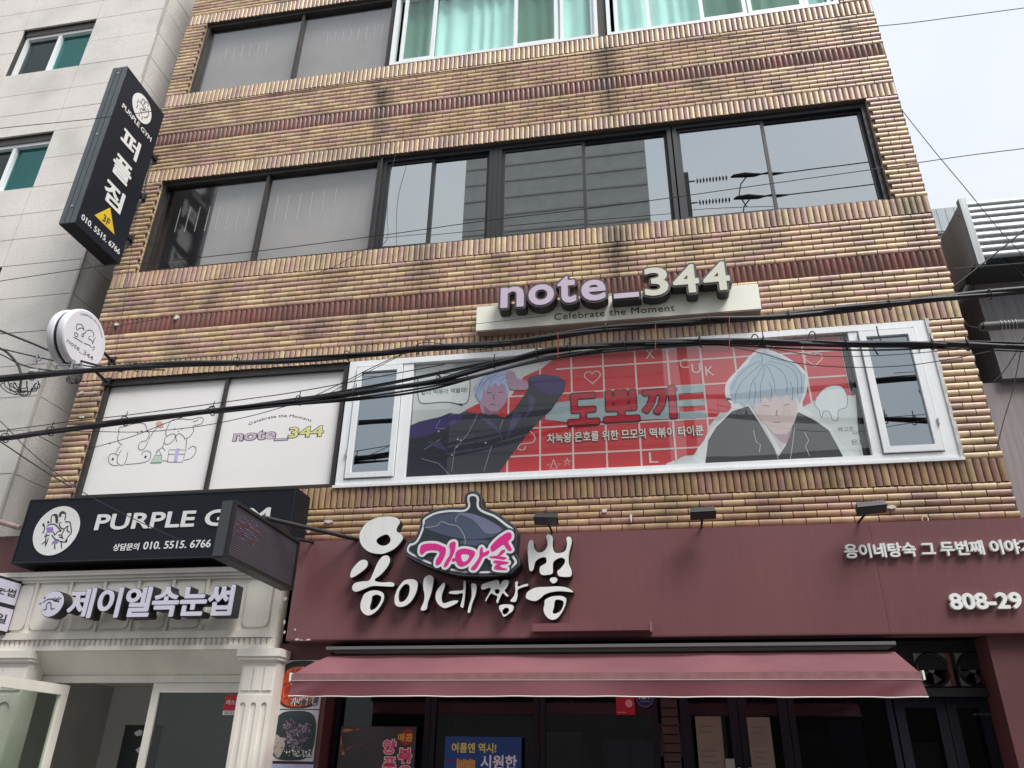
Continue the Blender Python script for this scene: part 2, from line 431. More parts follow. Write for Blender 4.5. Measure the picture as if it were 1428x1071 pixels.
M_['awning'] = None
M_['alu'] = mat('aluminium', (.45, .46, .47, 1), .35, .1, metal=.8)
M_['galv'] = mat('galvanised_sheet', (.34, .365, .38, 1), .42, .12, 2, metal=.35, streak=.15)
M_['cable'] = mat('black_cable', (.012, .012, .016, 1), .5, .2)
M_['black'] = mat('black_metal', (.012, .012, .014, 1), .5)
M_['ink'] = mat('black_print', (.03, .03, .032, 1), .5, 0)
# ------------------------------------------------------------------ ground and street
g = MB(); g.quad((-400, -400, -.02), (400, -400, -.02), (400, 400, -.02), (-400, 400, -.02)); tag(g.build('ground', mat('ground', (.12, .115, .105, 1), .95, .2, .5)), kind='structure')
g = MB(); g.quad((-60, -9.2, 0), (60, -9.2, 0), (60, -1.9, 0), (-60, -1.9, 0)); tag(g.build('road', mat('asphalt', (.055, .055, .057, 1), .9, .2, 3, bump=.4)), kind='structure')
pv = mat('paving', (.33, .31, .29, 1), .85, .15, 2, bump=.3)
tag(MB().box(-60, 60, -1.9, .02, -.02, .13).build('pavement', pv), kind='structure')
tag(MB().box(-60, 60, -1.98, -1.9, -.02, .125).build('kerb', mat('kerb_stone', (.4, .39, .37, 1), .8)), kind='structure')
tag(MB().box(-60, 60, -12.2, -9.2, -.02, .13).build('pavement', pv), kind='structure')

# ------------------------------------------------------------------ brick building
BX0, BX1 = -6.60, 3.21
B = empty('brick_building', (-1.7, .05, 0), 'four storey building clad in tan half-round bricks with two dark red soldier bands', 'building')
WX0, WX1 = -6.265, 2.85
OPEN = [(4.214, 5.70), (7.245, 8.76), (10.42, 11.94)]
wall = MB(); T0, T1 = .012, .36
for a, b in [(0, 2.2)]: pass
zs = [3.30, 4.214, 5.70, 7.245, 8.76, 10.42, 11.94, 14.2]
for i in range(0, 8, 2): wall.box(BX0, BX1, T0, T1, zs[i], zs[i+1])
for a, b in OPEN:
    wall.box(BX0, WX0-.004, T0, T1, a, b); wall.box(WX1+.004, BX1, T0, T1, a, b)
wall.box(BX1-.02, BX1, T1, 9, 0, 14.2); wall.box(BX0, BX1, 9, 9.2, 0, 14.2)
wall.build('wall', M_['mortar'], B)
MB().box(BX0, BX0+.02, T1+.001, 9, 0, 14.2).build('side_wall', mat('pale_bounce_render', (.55, .53, .5, 1), .8), B)  # unseen side wall, coloured pale to bounce light into the gap
MB().box(BX0+.03, BX1-.03, .4, 8.9, 13.6, 13.8).build('roof', mat('roof_concrete', (.3, .3, .3, 1), .9), B)
rm = MB()
for z in (.15, 3.25, 6.3, 9.4, 12.5): rm.box(BX0+.03, BX1-.03, T1+.002, 3.4, z, z+.06)
rm.box(BX0+.03, BX1-.03, 3.0, 3.05, 0, 13)
rm.build('interior', M_['dark_room'], B)

PAL = [(.60, .46, .27), (.64, .50, .31), (.58, .42, .26), (.56, .40, .28), (.55, .38, .30), (.68, .56, .34), (.60, .44, .30), (.52, .36, .29), (.62, .49, .28)]
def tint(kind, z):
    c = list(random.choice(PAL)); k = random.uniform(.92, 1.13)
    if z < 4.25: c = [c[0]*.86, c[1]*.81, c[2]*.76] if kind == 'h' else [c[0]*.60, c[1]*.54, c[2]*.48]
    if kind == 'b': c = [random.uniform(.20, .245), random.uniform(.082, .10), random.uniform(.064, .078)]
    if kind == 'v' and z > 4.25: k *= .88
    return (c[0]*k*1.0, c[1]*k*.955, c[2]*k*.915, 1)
def tile_h(x0, x1, z0, z1, y=0, seg=6, depth=.0205):
    """half-round brick lying flat"""
    h = z1-z0; pr = [(y+.012-depth*math.sin(math.pi*(.04+.92*k/seg))**.75, z0+h*(.5-.5*math.cos(math.pi*k/seg))) for k in range(seg+1)]
    V = [(x0, a, b) for a, b in pr] + [(x1, a, b) for a, b in pr]; n = seg+1
    F = [(k, n+k, n+k+1, k+1) for k in range(seg)]
    V2 = V[:n] + V[n:]; F2 = [tuple(range(n)), tuple(range(n, 2*n))[::-1]]
    return V, F, V2, F2
def tile_v(x0, x1, z0, z1, y=0, seg=5, depth=.022, kind='v'):
    w = x1-x0; n = seg+1
    if kind == 'b':   # ridged dark band brick with a pointed lower end
        pr = [(x0, y+.012), (x0+.16*w, y-.002), (x0+.40*w, y-.010), (x0+.62*w, y-.010), (x0+.84*w, y-.001), (x1, y+.012)]
    else:
        pr = [(x0+w*(.5-.5*math.cos(math.pi*k/seg)), y+.012-depth*math.sin(math.pi*(.05+.9*k/seg))**.75) for k in range(seg+1)]
    V = [(a, b, z0) for a, b in pr] + [(a, b, z1) for a, b in pr]
    if kind == 'b':
        V = [(a, y+.012-(y+.012-b)*.2, z0) for a, b in pr] + [(a, b, z0+.055) for a, b in pr] + [(a, b, z1) for a, b in pr]
        F = [(k, k+1, n+k+1, n+k) for k in range(seg)] + [(n+k, n+k+1, 2*n+k+1, 2*n+k) for k in range(seg)]
        return V, F, V[-n:], [tuple(range(n))]
    F = [(k, k+1, n+k+1, n+k) for k in range(seg)]
    return V, F, V, [tuple(range(n))[::-1], tuple(range(n, 2*n))]
TILES = []     # (kind, x0, x1, z0, z1)
PL, JN = .2085, .0085
def rows(z0, z1, n, x0=BX0, x1=BX1, phase=0, xs=None):
    h = (z1-z0)/n
    for r in range(n):
        k = r+phase; off = (k % 2)*PL/2 + random.uniform(-.004, .004); x = BX0 - off
        zz = z0+r*h
        while x < x1:
            a, b = max(x, x0), min(x+PL-JN, x1)
            if b-a > .03: TILES.append(('h', a, b+random.uniform(-.001, .001), zz+.004+random.uniform(-.001, .001), zz+h-.004))
            x += PL
def soldiers(z0, z1, x0=BX0, x1=BX1, kind='v', pitch=.0665):
    n = round((x1-x0)/pitch); p = (x1-x0)/n
    for i in range(n):
        j = random.uniform(-.003, .003); TILES.append((kind, x0+i*p+.0028, x0+(i+1)*p-.0028, z0+.003+j, z1-.003+j))
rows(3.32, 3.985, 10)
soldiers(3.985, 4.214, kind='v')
for (a, b) in OPEN:
    n = round((b-a)/.0702)
    rows(a, b, n, x0=WX1, x1=BX1, phase=1); rows(a, b, n, x0=BX0, x1=WX0, phase=1)
soldiers(5.70, 5.905); rows(5.905, 6.333, 6, phase=1); soldiers(6.333, 6.529, kind='b'); rows(6.529, 7.019, 7)
soldiers(7.019, 7.245); soldiers(8.76, 8.96); rows(8.96, 9.435, 7); soldiers(9.435, 9.629, kind='b'); rows(9.629, 10.19, 8, phase=1)
soldiers(10.19, 10.42); soldiers(11.94, 12.15); rows(12.15, 12.57, 6); soldiers(12.57, 12.765, kind='b'); rows(12.765, 14.16, 20)
camp = Vector((0, -7.2, 1.6))
def visible(t): return not (t[4] < 3.62)
TILES.sort(key=lambda t: (0 if visible(t) else 1, (Vector(((t[1]+t[2])/2, 0, (t[3]+t[4])/2))-camp).length))
MB_b = MB(); TINT = []
cache = {}
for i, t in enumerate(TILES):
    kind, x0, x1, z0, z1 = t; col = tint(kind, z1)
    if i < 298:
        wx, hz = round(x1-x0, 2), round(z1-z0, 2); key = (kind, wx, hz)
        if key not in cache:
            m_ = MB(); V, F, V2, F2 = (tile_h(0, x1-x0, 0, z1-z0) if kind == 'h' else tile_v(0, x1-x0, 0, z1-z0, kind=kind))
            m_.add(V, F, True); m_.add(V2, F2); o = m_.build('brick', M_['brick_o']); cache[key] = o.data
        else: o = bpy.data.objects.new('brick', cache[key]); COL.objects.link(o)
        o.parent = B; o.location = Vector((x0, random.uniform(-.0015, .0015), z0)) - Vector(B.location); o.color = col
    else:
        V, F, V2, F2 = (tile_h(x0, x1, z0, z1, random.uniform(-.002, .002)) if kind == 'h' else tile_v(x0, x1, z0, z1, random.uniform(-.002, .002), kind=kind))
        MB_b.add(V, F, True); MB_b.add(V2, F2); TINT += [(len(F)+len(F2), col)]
# reveals at the window sides: brick ends set in
for (a, b) in OPEN:
    n = round((b-a)/.0702); h = (b-a)/n
    for r in range(n):
        for (xa, xb) in ((WX0-.02, WX0-.003), (WX1+.003, WX1+.02)):
            z = a+r*h; L = len(MB_b.f); MB_b.box(xa, xb, .014, .10, z+.005, z+h-.005); TINT.append((6, tint('h', 5)))
bw = MB_b.build('brickwork', M_['brick_s'], B); tag(bw, kind='stuff')
ca = bw.data.color_attributes.new('tint', 'FLOAT_COLOR', 'CORNER'); arr = []
nl = [p.loop_total for p in bw.data.polygons]; k = 0
for n, c in TINT:
    tot = sum(nl[k:k+n]); arr += list(c)*tot; k += n
ca.data.foreach_set('color', arr)

# ---------------------------------------------------------------- windows of the brick building
def window(label=None):
    return empty('window', (0, 0, 0), label)
def win(parent_label):
    o = empty('window', (0, 0, 0)); o.parent = B; o['label'] = parent_label; return o
def wl(o): o.location = -Vector(B.location); return o
def pane(wn, x0, x1, z0, z1, y, m, name='pane'):
    return MB().box(x0, x1, y, y+.006, z0, z1).build(name, m, wn)
def sash(wn, x0, x1, z0, z1, y, t, fm, gm, d=.05, name='sash', tb=None):
    MB().frame(x0, x1, z0, z1, y, y+d, t, tb).build(name, fm, wn)
    pane(wn, x0+t-.002, x1-t+.002, z0+(tb or t)-.002, z1-t+.002, y+d*.55, gm)

# left dark-framed windows of the second, third floors (grey film) 
blind = mat('grey_blind', (.44, .415, .39, 1), .8, .16, .9, streak=.03)
dash_m = mat('pale_dash_tone', (.7, .7, .68, 1), .6)
def film_window(z0, z1, xr, xm, label, dashes, dark_to=None):
    wn = wl(win(label)); y = .09
    MB().frame(WX0, xr, z0, z1, y-.05, y+.06, .045, .05, .06).build('frame', M_['dark_frame'], wn)
    MB().box(xm-.02, xm+.02, y-.035, y+.05, z0+.05, z1-.06).build('mullion', M_['dark_frame'], wn)
    for a, b in ((WX0+.045, xm-.02), (xm+.02, xr-.045)):
        pane(wn, a-.003, b+.003, z0+.048, z1-.058, y+.01, FILM)
    a0 = WX0+.05 if dark_to is None else dark_to
    MB().box(a0, xr-.06, y+.10, y+.11, z0+.03, z1-.04).build('blind', blind, wn)
    m_ = MB()
    for (xa, zt, ln) in dashes: m_.box(xa, xa+.009, y+.088, y+.094, zt-ln, zt)
    m_.build('pale_dash', dash_m, wn)  # thin pale upright strips just in front of the blind
    return wn
FILM = glass('smoked_film_glass', (.92, .92, .92, 1), .08, (.9, .92, .95, 1), rough=.10, wav=.05)
xm3 = -4.714; xr3 = -3.13
D3 = [(-6.02+.148*i, 8.42-.012*i, .42) for i in range(8)] + [(-4.60+.165*i, 8.44, .44) for i in range(6)]
film_window(7.245, 8.76, xr3, xm3, 'dark framed window with grey film on the third floor, at the left end', D3, dark_to=-5.524)
xm4 = -4.671; xr4 = -3.211
D4 = [(-5.95+.135*i, 11.55, .27) for i in range(6)] + [(-4.30+.125*i, 11.55, .28) for i in range(8)]
film_window(10.42, 11.94, xr4, xm4, 'dark framed window with grey film on the top floor, at the left end', D4)
# second floor: white filmed panes in a dark frame
wn = wl(win('two wide white filmed panes in a dark frame on the second floor'))
y = .07; xm2 = -4.693
MB().frame(WX0, -3.215, 4.214, 5.70, y-.05, y+.05, .05, .05, .075).build('frame', M_['dark_frame'], wn)
MB().box(xm2-.02, xm2+.02, y-.04, y+.04, 4.264, 5.625).build('mullion', M_['dark_frame'], wn)
pane(wn, WX0+.048, xm2-.019, 4.262, 5.627, y, M_['panel_white']); pane(wn, xm2+.019, -3.263, 4.262, 5.627, y, M_['panel_white'])

# third floor: black framed sashes with mirror film
def black_group(x0, x1, splits, label):
    wn = wl(win(label)); y = .10
    MB().frame(x0, x1, 7.247, 8.757, y-.04, y+.07, .05, .055, .07).build('frame', M_['black_frame'], wn)
    xs = [x0+.05]+splits+[x1-.05]
    for i in range(len(xs)-1):
        o_ = .022 if i % 2 else 0
        sash(wn, xs[i]+(.0 if i == 0 else -.018), xs[i+1]+(.0 if i == len(xs)-2 else .018), 7.30, 8.688, y-.015+o_, .038, M_['black_frame'], M_['mirror'], .03)
    return wn
black_group(-3.10, -1.639, [-2.432], 'black framed window pair with mirrored glass, narrowest on the third floor')
black_group(-1.576, 0.581, [-0.497], 'black framed window pair with mirrored glass, middle of the third floor')
black_group(0.598, 2.845, [1.661], 'black framed window pair with mirrored glass at the right end of the third floor')
po = MB().box(-1.639+.002, -1.576-.002, .06, .16, 7.247, 8.757).build('mullion', M_['black_frame'], B)
MB().box(-3.128, -3.102, .02, .12, 7.247, 8.757).build('mullion', M_['dark_frame'], B)

# top floor: white framed sashes with teal glass
curt = mat('pale_teal_curtain', (.72, .87, .84, 1), .8, .06, 2)
def curtain(wn, x0, x1, z0, z1, y, m=curt, amp=.03):
    mb = MB(); n = int((x1-x0)/.03); pr = []
    for i in range(n+1):
        x = x0+(x1-x0)*i/n; pr.append((x, y+amp*math.sin(x*31+math.sin(x*7)*2)))
    vs = [(a, b, z0) for a, b in pr] + [(a, b, z1) for a, b in pr]
    mb.add(vs, [(i, i+1, n+2+i, n+1+i) for i in range(n)], True); return mb.build('curtain', m, wn)
obs = glass('obscured_glass', (.62, .72, .67, 1), .07, (.85, .95, .9, 1), rough=.12, wav=.35)
xa4 = -3.167; xb4 = -0.238
def w4(x0, x1, parts, label):
    wn = wl(win(label)); y = .05
    MB().frame(x0, x1, 10.425, 11.935, y-.06, y+.06, .05, .05, .06).build('frame', M_['white_frame'], wn)
    for (a, b, kind) in parts:
        if kind == 's': sash(wn, a, b, 10.475, 11.875, y-.045, .05, M_['white_frame'], obs, .035)
        elif kind == 'p': pane(wn, a, b, 10.473, 11.877, y+.02, M_['teal'])
        elif kind == 'q': sash(wn, a, b, 10.475, 11.875, y-.02, .045, M_['white_frame'], M_['teal'], .04)
    curtain(wn, x0+.1, x1-.1, 10.45, 11.9, .17)
    MB().box(x0+.55, x0+1.7, .11, .13, 10.46, 10.60).build('sill_board', mat('teal_shade', (.2, .34, .32, 1), .8), wn)
    return wn
w4(xa4, xb4, [(-3.036, -2.541, 's'), (-2.531, -1.398, 'p'), (-1.398, -0.783, 's'), (-0.753, -0.291, 'q')], 'white framed window with teal glass, left of the two on the top floor')
w4(-0.117, 2.807+.02, [(-0.005, 0.463, 'q'), (0.519, 1.1, 'p'), (1.11, 1.704, 's'), (1.722, 2.415, 's'), (2.432, 2.756, 'q')], 'white framed window with teal glass, right of the two on the top floor')
MB().box(xb4+.004, -0.117-.004, .03, .13, 10.425, 11.935).build('mullion', M_['dark_frame'], B)
MB().box(xr4+.003, xa4-.003, .03, .13, 10.425, 11.935).build('mullion', M_['dark_frame'], B)

# second floor: the long white framed window with two casements
wn = wl(win('long white framed window with a casement at each end and a banner inside, second floor'))
F = MB(); y0, y1 = -.008, .09; xl, xr = -3.19, 2.85
c1a, c1b = -3.132+.10, -2.558
F.box(xl, xr, y0, y1, 4.214, 4.29); F.box(xl, xr, y0, y1, 5.63, 5.698)
F.box(xl, xl+.085, y0, y1, 4.29, 5.63); F.box(xr-.115, xr, y0, y1, 4.29, 5.63)
m1, m2 = -2.495, 2.152
F.box(m1-.06, m1+.05, y0+.01, y1, 4.29, 5.63); F.box(m2-.04, m2+.045, y0+.01, y1, 4.29, 5.63)
F.build('frame', M_['white_frame'], wn)
MB().box(xl-.02, xr+.03, -.030, -.009, 4.200, 4.228).build('sill', M_['white_frame'], wn)
sash(wn, xl+.10, m1-.07, 4.305, 5.61, -.025, .058, M_['white_frame'], M_['casement'], .06, 'casement')
sash(wn, m2+.055, xr-.125, 4.305, 5.61, -.025, .062, M_['white_frame'], M_['casement'], .06, 'casement')
for zz in (4.55, 5.35):
    MB().box(xl+.088, xl+.10, -.04, -.009, zz, zz+.07).build('hinge', M_['alu'], wn); MB().box(xr-.124, xr-.112, -.04, -.009, zz, zz+.07).build('hinge', M_['alu'], wn)
pane(wn, m1+.049, m2-.049, 4.289, 5.631, .03, M_['pane'])
MB().box(xl+.1, xr-.1, .9, .95, 4.25, 5.66).build('room_wall', mat('office_wall', (.2, .2, .21, 1), .8), wn)
# sealant smeared round the right jamb
sl = MB(); 
for i in range(24):
    z = 4.22+i*.062; sl.box(xr+.001, xr+.022+random.random()*.02, -.022, .0, z, z+.0615)
sl.build('sealant', mat('grey_sealant', (.6, .6, .58, 1), .8, .2, 20), wn)

# ---------------------------------------------------------------- left neighbour clad in granite
G = empty('granite_building', (-9.7, .1, 0), 'pale granite clad building at the left edge with white framed teal windows', 'building')
GX = -7.12
zrows = []
base = 12.48+2.46*2
for f in range(8):
    for off in (0, .54, 1.08, 1.57, 2.01): zrows.append(base-2.46*f-off)
zrows = sorted([z for z in zrows if z > 0]+[0, base+.45])
xcol = [GX, -8.34, -9.69, -10.9, -12.25]
holes = [(-9.69, -8.34, 12.48-2.46*f-1.08, 12.48-2.46*f) for f in range(-1, 4)] + [(-12.25, -10.9, 12.48-2.46*f-1.08, 12.48-2.46*f) for f in range(-1, 4)]
core = MB()
ym = .03
for i in range(len(zrows)-1):
    for j in range(len(xcol)-1):
        xa, xb, za, zb = xcol[j+1], xcol[j], zrows[i], zrows[i+1]; xc, zc = (xa+xb)/2, (za+zb)/2
        if any(h[0] < xc < h[1] and h[2] < zc < h[3] for h in holes): continue
        core.box(xa, xb-(.03 if j == 0 else 0), ym, .4, za, zb)
        d = random.uniform(-.0015, .0015)
        MB().box(xa+.005, xb-.005, d, ym-.001, za+.005, zb-.005).build('panel', M_['granite'], G)
core.box(-12.25, GX-.03, .42, 9, 0, base+.45)
core.build('wall', M_['joint'], G)
yc = [0, .9, 2.2, 3.5]
for i in range(len(zrows)-1):
    for j in range(3):
        MB().box(GX-.028, GX+random.uniform(-.0015, .0015), yc[j]+(.034 if j == 0 else .003), yc[j+1]-.003, zrows[i]+.005, zrows[i+1]-.005).build('panel', M_['granite'], G)
MB().box(GX-.03, GX+.004, 0.0, .032, 0, base+.45).build('corner_trim', mat('corner_sealant', (.46, .44, .40, 1), .6), G)
for (xa, xb, za, zb) in holes:
    wn = empty('window', -Vector(G.location)); wn.parent = G
    if (xb+8.34) > -.1: wn['label'] = 'white framed sliding window with one teal pane'
    MB().frame(xa+.02, xb-.02, za+.01, zb-.10, .085, .18, .055).build('frame', M_['white_frame'], wn)
    xm = xa+(xb-xa)*.5
    MB().box(xm-.03, xm+.03, .085, .16, za+.055, zb-.145).build('mullion', M_['white_frame'], wn)
    MB().box(xa+.02, xb-.02, .06, .2, zb-.098, zb-.002).build('blind_box', mat('shade_box', (.16, .15, .14, 1), .7), wn)
    pane(wn, xa+.065, xm-.03, za+.055, zb-.145, .14, glass('dark_sash_glass', (.3, .36, .36, 1), .06, (.7, .8, .8, 1)))
    pane(wn, xm+.03, xb-.065, za+.055, zb-.145, .14, glass('teal_sash_glass', (.4, .72, .70, 1), .08, (.5, .95, .92, 1), wav=.3))
    MB().box(xa+.02, xb-.02, .38, .40, za, zb).build('curtain', mat('teal_curtain', (.10, .30, .30, 1), .8, .4, 1.5), wn)
pipe = MB().tube([(-6.972, -0.12, 3.946), (-6.698, -0.12, 3.872)], .028, 10)
tag(pipe.build('vent_pipe', mat('worn_pipe', (.35, .25, .22, 1), .6, .3, 9)), 'short rusty pipe end jutting in from the left edge above the black sign', 'pipe')

# ---------------------------------------------------------------- right neighbours
RN = empty('metal_roofed_building', (5.6, .6, 0), 'dark grey building at the right with a ribbed metal parapet', 'building')
dk = mat('dark_grey_render', (.25, .24, .25, 1), .8, .18, .8, streak=.2)
mv = mat('mauve_lower_tone', (.34, .295, .305, 1), .75, .12, .8, streak=.15)  # paler, more mauve tone for the lower part of the wall
MB().box(3.60, 9, .42, 9, 5.2, 6.45).build('wall', dk, RN)
MB().box(3.36, 9, .5, 8.9, 0, 5.198).build('lower_wall', mv, RN)
MB().box(4.05, 4.3, .30, .5, 0, 5.4).build('pilaster', mat('grey_pilaster', (.32, .29, .29, 1), .7, .1), RN)
MB().box(3.52, 3.57, .06, 7, 6.40, 7.14).build('side_panel', mat('grey_side_panel', (.44, .44, .45, 1), .55, .1, 1.2, streak=.15), RN)
MB().box(3.525, 9, .10, .42, 6.33, 6.385).build('soffit', mat('soffit', (.05, .05, .052, 1), .8), RN)
MB().box(3.49, 3.56, -.02, .05, 6.30, 7.15).build('corner_flashing', M_['galv'], RN)
sh = MB(); n = 64; pr = []
for i in range(n+1):
    z = 6.39+.76*i/n; pr.append((z, .03 - .018*abs(math.sin(math.pi*9*i/n))**.8 + .10*max(0, (i/n-.75))**1.2))
sh.add([(3.565, b, a) for a, b in pr]+[(9, b, a) for a, b in pr], [(i, n+1+i, n+2+i, i+1) for i in range(n)], False)
sh.build('ribbed_sheet', M_['galv'], RN)
MB().box(3.565, 9, .14, .16, 6.39, 7.1).build('parapet_back', M_['galv'], RN)
tag(MB().box(3.543, 3.605, .405, .415, 6.351, 6.46).build('tape_patch', mat('green_tape', (.03, .25, .13, 1), .5)), 'small green patch stuck high on the dark wall', 'patch')
FB = empty('distant_roof_building', (5.6, 5, 0), 'pale blue grey building with corrugated cladding seen through the gap at right', 'building')
pl = mat('pale_cladding', (.40, .46, .50, 1), .6, .06, 1, streak=.1)
MB().box(4.6, 5.85, 5, 9, 0, 10.4).build('wall', pl, FB)
for k in range(8): MB().box(4.75+.146*k, 4.75+.146*k+.138, 4.93, 4.99, 10.30, 10.80).build('panel', pl, FB)
MB().box(4.6, 5.92, 4.94, 9, 10.26, 10.298).build('ledge', mat('ledge_grey', (.25, .28, .3, 1), .6), FB)

# ---------------------------------------------------------------- far side of the street (seen mirrored in the glass)
def far_block(name, x0, x1, h, y, m, label, lines=None, wins=True):
    o = empty(name, ((x0+x1)/2, y, 0), label, 'building')
    MB().box(x0, x1, y-7, y, .13, h).build('wall', m, o)
    if lines:
        mb = MB(); z = 3
        while z < h: mb.box(x0+.02, x1-.02, y, y+.03, z, z+.05); z += lines
        mb.build('cladding_joint', mat('cladding_joint', (.44, .44, .44, 1), .8), o)
    if wins:
        for z in range(4, int(h)-2, 3):
            for k in range(max(1, int((x1-x0)/2.2))):
                xx = x0+.7+2.2*k
                f = MB().frame(xx, xx+1.1, z, z+1.3, y+.002, y+.04, .06).build('window', M_['white_frame'], o)
                MB().box(xx+.06, xx+1.04, y+.003, y+.012, z+.06, z+1.24).build('pane', M_['casement'], f)
    return o
far_block('tower_block', -4.78, .62, 19, -10, mat('tower_cladding', (.52, .53, .52, 1), .6, .08), 'tall plain grey block across the street with horizontal cladding', .62, wins=False)
far_block('corner_block', -6.33, -4.84, 9.95, -10.2, mat('dark_block', (.07, .07, .068, 1), .8), 'narrow dark block across the street beside the tall grey one')
far_block('low_block', .70, 11, 8.25, -10.1, mat('low_block_wall', (.10, .10, .105, 1), .8), 'low dark shop block across the street')
# ================================================================ banner and prints in the second floor windows
def flat(name, parent, m, y, *loops, **k): return MB().prism([list(l) for l in loops], y, y, sides=False).build(name, m, parent, **k)
def col(name, r, g, b, rough=.5, var=0.04): return mat(name, S(r, g, b), rough, var)
bn = empty('banner', (-.2, .06, 4.3), 'wide red and white banner with two dark clad figures behind the long white framed window', 'banner')
m1, m2 = -2.495, 2.152
MB().box(m1+.06, m2-.11, .060, .064, 4.292, 5.62).build('sheet', col('banner_ground', 205, 208, 208), bn)
MB().box(m2-.10, m2-.06, .060, .07, 4.292, 5.62).build('edge_strip', M_['black_frame'], bn)
red = col('banner_red', 200, 44, 54)
RZ = 5.615
flat('red_field', bn, red, .0585, [(-0.75, RZ), (-0.852, 5.611), (-1.024, 5.484), (-1.219, 5.395), (-1.363, 5.156), (-1.721, 5.104), (-1.851, 5.037), (-1.712, 4.878), (-1.452, 4.296), (0.182, 4.296)]
     + [(0.222, 4.335), (0.31, 4.365), (0.398, 4.402), (0.476, 4.407), (0.555, 4.428), (0.601, 4.434), (0.64, 4.68), (0.782, 4.846)] + [(1.112, 4.847), (1.571, 4.856), (1.694, 4.918), (1.804, 4.9), (1.979, 4.943), (2.086, 4.968)] + [(m2-.115, 4.981), (m2-.115, RZ)])
wl_ = col('banner_line', 222, 200, 198); mb = MB()
xg0 = -1.04
for k in range(-1, 9):
    x = xg0+.338*k
    if x < m2-.15: mb.box(x-.009, x+.009, .0572, .0574, 4.296, 5.61)
mb.build('grid_line', wl_, bn)
mb = MB(); xr_ = m2-.12
for yy in (325, 478, 684, 857):
    z = SZV(801.6, 440+yy/4.4625, .05); mb.box(-1.433 if yy > 400 else -0.869, xr_, .0564, .0566, z-.009, z+.009)
mb.build('grid_line', wl_, bn)
# white lower right part of the sheet
flat('white_field', bn, col('banner_white', 214, 218, 220), .0558, [(1.568, 4.839), (1.691, 4.901), (1.801, 4.885), (1.976, 4.925), (2.083, 4.951), (2.007, 4.309), (1.851, 4.293), (1.414, 4.289), (1.078, 4.568)] )
flat('white_field', bn, col('banner_white2', 208, 212, 214), .0558, [(0.29, 4.297)] + [(0.309, 4.356), (0.397, 4.394), (0.475, 4.401), (0.554, 4.423), (0.601, 4.429)] + [(0.7, 4.297)])
# figure at left (plain stand-in: jacket, arm, hair)
jk = col('jacket_navy', 44, 45, 60); pu = col('jacket_violet', 66, 54, 108); sk = col('skin_mauve', 178, 142, 166); hr = col('hair_blue', 172, 186, 220)
flat('jacket', bn, jk, .0545, [(-2.469, 4.297)] + [(-2.481, 4.665), (-2.467, 4.887), (-2.345, 4.936), (-2.117, 4.978), (-2.013, 5.018), (-1.923, 4.994), (-1.854, 5.027), (-1.713, 4.99), (-1.573, 4.981), (-1.416, 4.924), (-1.298, 5.038), (-1.179, 5.219), (-1.162, 5.39), (-1.023, 5.409), (-0.85, 5.377), (-0.765, 5.303), (-0.784, 5.191), (-0.922, 4.976), (-1.058, 4.856), (-1.175, 4.718), (-1.291, 4.563)] + [(-1.475, 4.297)])
flat('shoulder', bn, pu, .0535, smooth([(-2.462, 4.875), (-2.292, 4.94), (-2.116, 4.967), (-1.994, 5.004), (-1.87, 4.981), (-1.936, 4.892), (-2.09, 4.827), (-2.262, 4.763), (-2.453, 4.759)], 3))
flat('sleeve', bn, pu, .0535, smooth([(-1.154, 5.37), (-1.023, 5.4), (-0.859, 5.368), (-0.779, 5.301), (-0.827, 5.175), (-0.955, 5.165), (-1.075, 5.249)], 3))
mb = MB()
for pts in ([(-2.114, 4.94), (-2.162, 4.85), (-2.055, 4.834)], [(-1.712, 4.971), (-1.808, 4.755), (-1.938, 4.599), (-1.96, 4.351)], [(-1.433, 4.898), (-1.465, 4.789)], [(-2.297, 4.51), (-2.102, 4.446), (-1.975, 4.308)], [(-1.545, 4.613), (-1.621, 4.335)], [(-2.269, 4.608), (-2.101, 4.717)]): ribbon(mb, pts, .0035, .0528)
mb.build('seam', col('seam_grey', 150, 150, 170), bn)
mb = MB()
for (a, b) in ((438,680),(457,686),(432,727),(402,778),(320,630),(612,702)):
    cx, cz = SXV(540+a/4.4625,460+b/4.4625,.05), SZV(540+a/4.4625,460+b/4.4625,.05); mb.prism([[(cx+.011*math.cos(t*math.pi/4), cz+.011*math.sin(t*math.pi/4)) for t in range(8)]], .0525, .0525, False)
mb.build('button', col('button_pale', 190, 185, 180), bn)
flat('face', bn, sk, .0532, smooth([(-1.694, 5.207), (-1.654, 5.32), (-1.513, 5.362), (-1.403, 5.311), (-1.39, 5.157), (-1.436, 5.051), (-1.487, 5.003), (-1.486, 4.972), (-1.643, 4.982), (-1.69, 5.101)], 3))
flat('hand', bn, sk, .0515, smooth([(-1.406, 5.463), (-1.321, 5.457), (-1.292, 5.381), (-1.183, 5.338), (-1.175, 5.241), (-1.318, 5.244), (-1.392, 5.301)], 3))
flat('hair', bn, hr, .0518, [(-1.748, 5.22), (-1.741, 5.273), (-1.757, 5.313), (-1.726, 5.344), (-1.701, 5.401), (-1.648, 5.427), (-1.588, 5.485), (-1.482, 5.52), (-1.424, 5.5), (-1.365, 5.46), (-1.351, 5.346), (-1.371, 5.261), (-1.401, 5.192), (-1.413, 5.289), (-1.456, 5.331), (-1.491, 5.294), (-1.534, 5.34), (-1.564, 5.28), (-1.604, 5.322), (-1.63, 5.235), (-1.656, 5.287), (-1.663, 5.172), (-1.686, 5.128), (-1.716, 5.17)])
mb = MB()
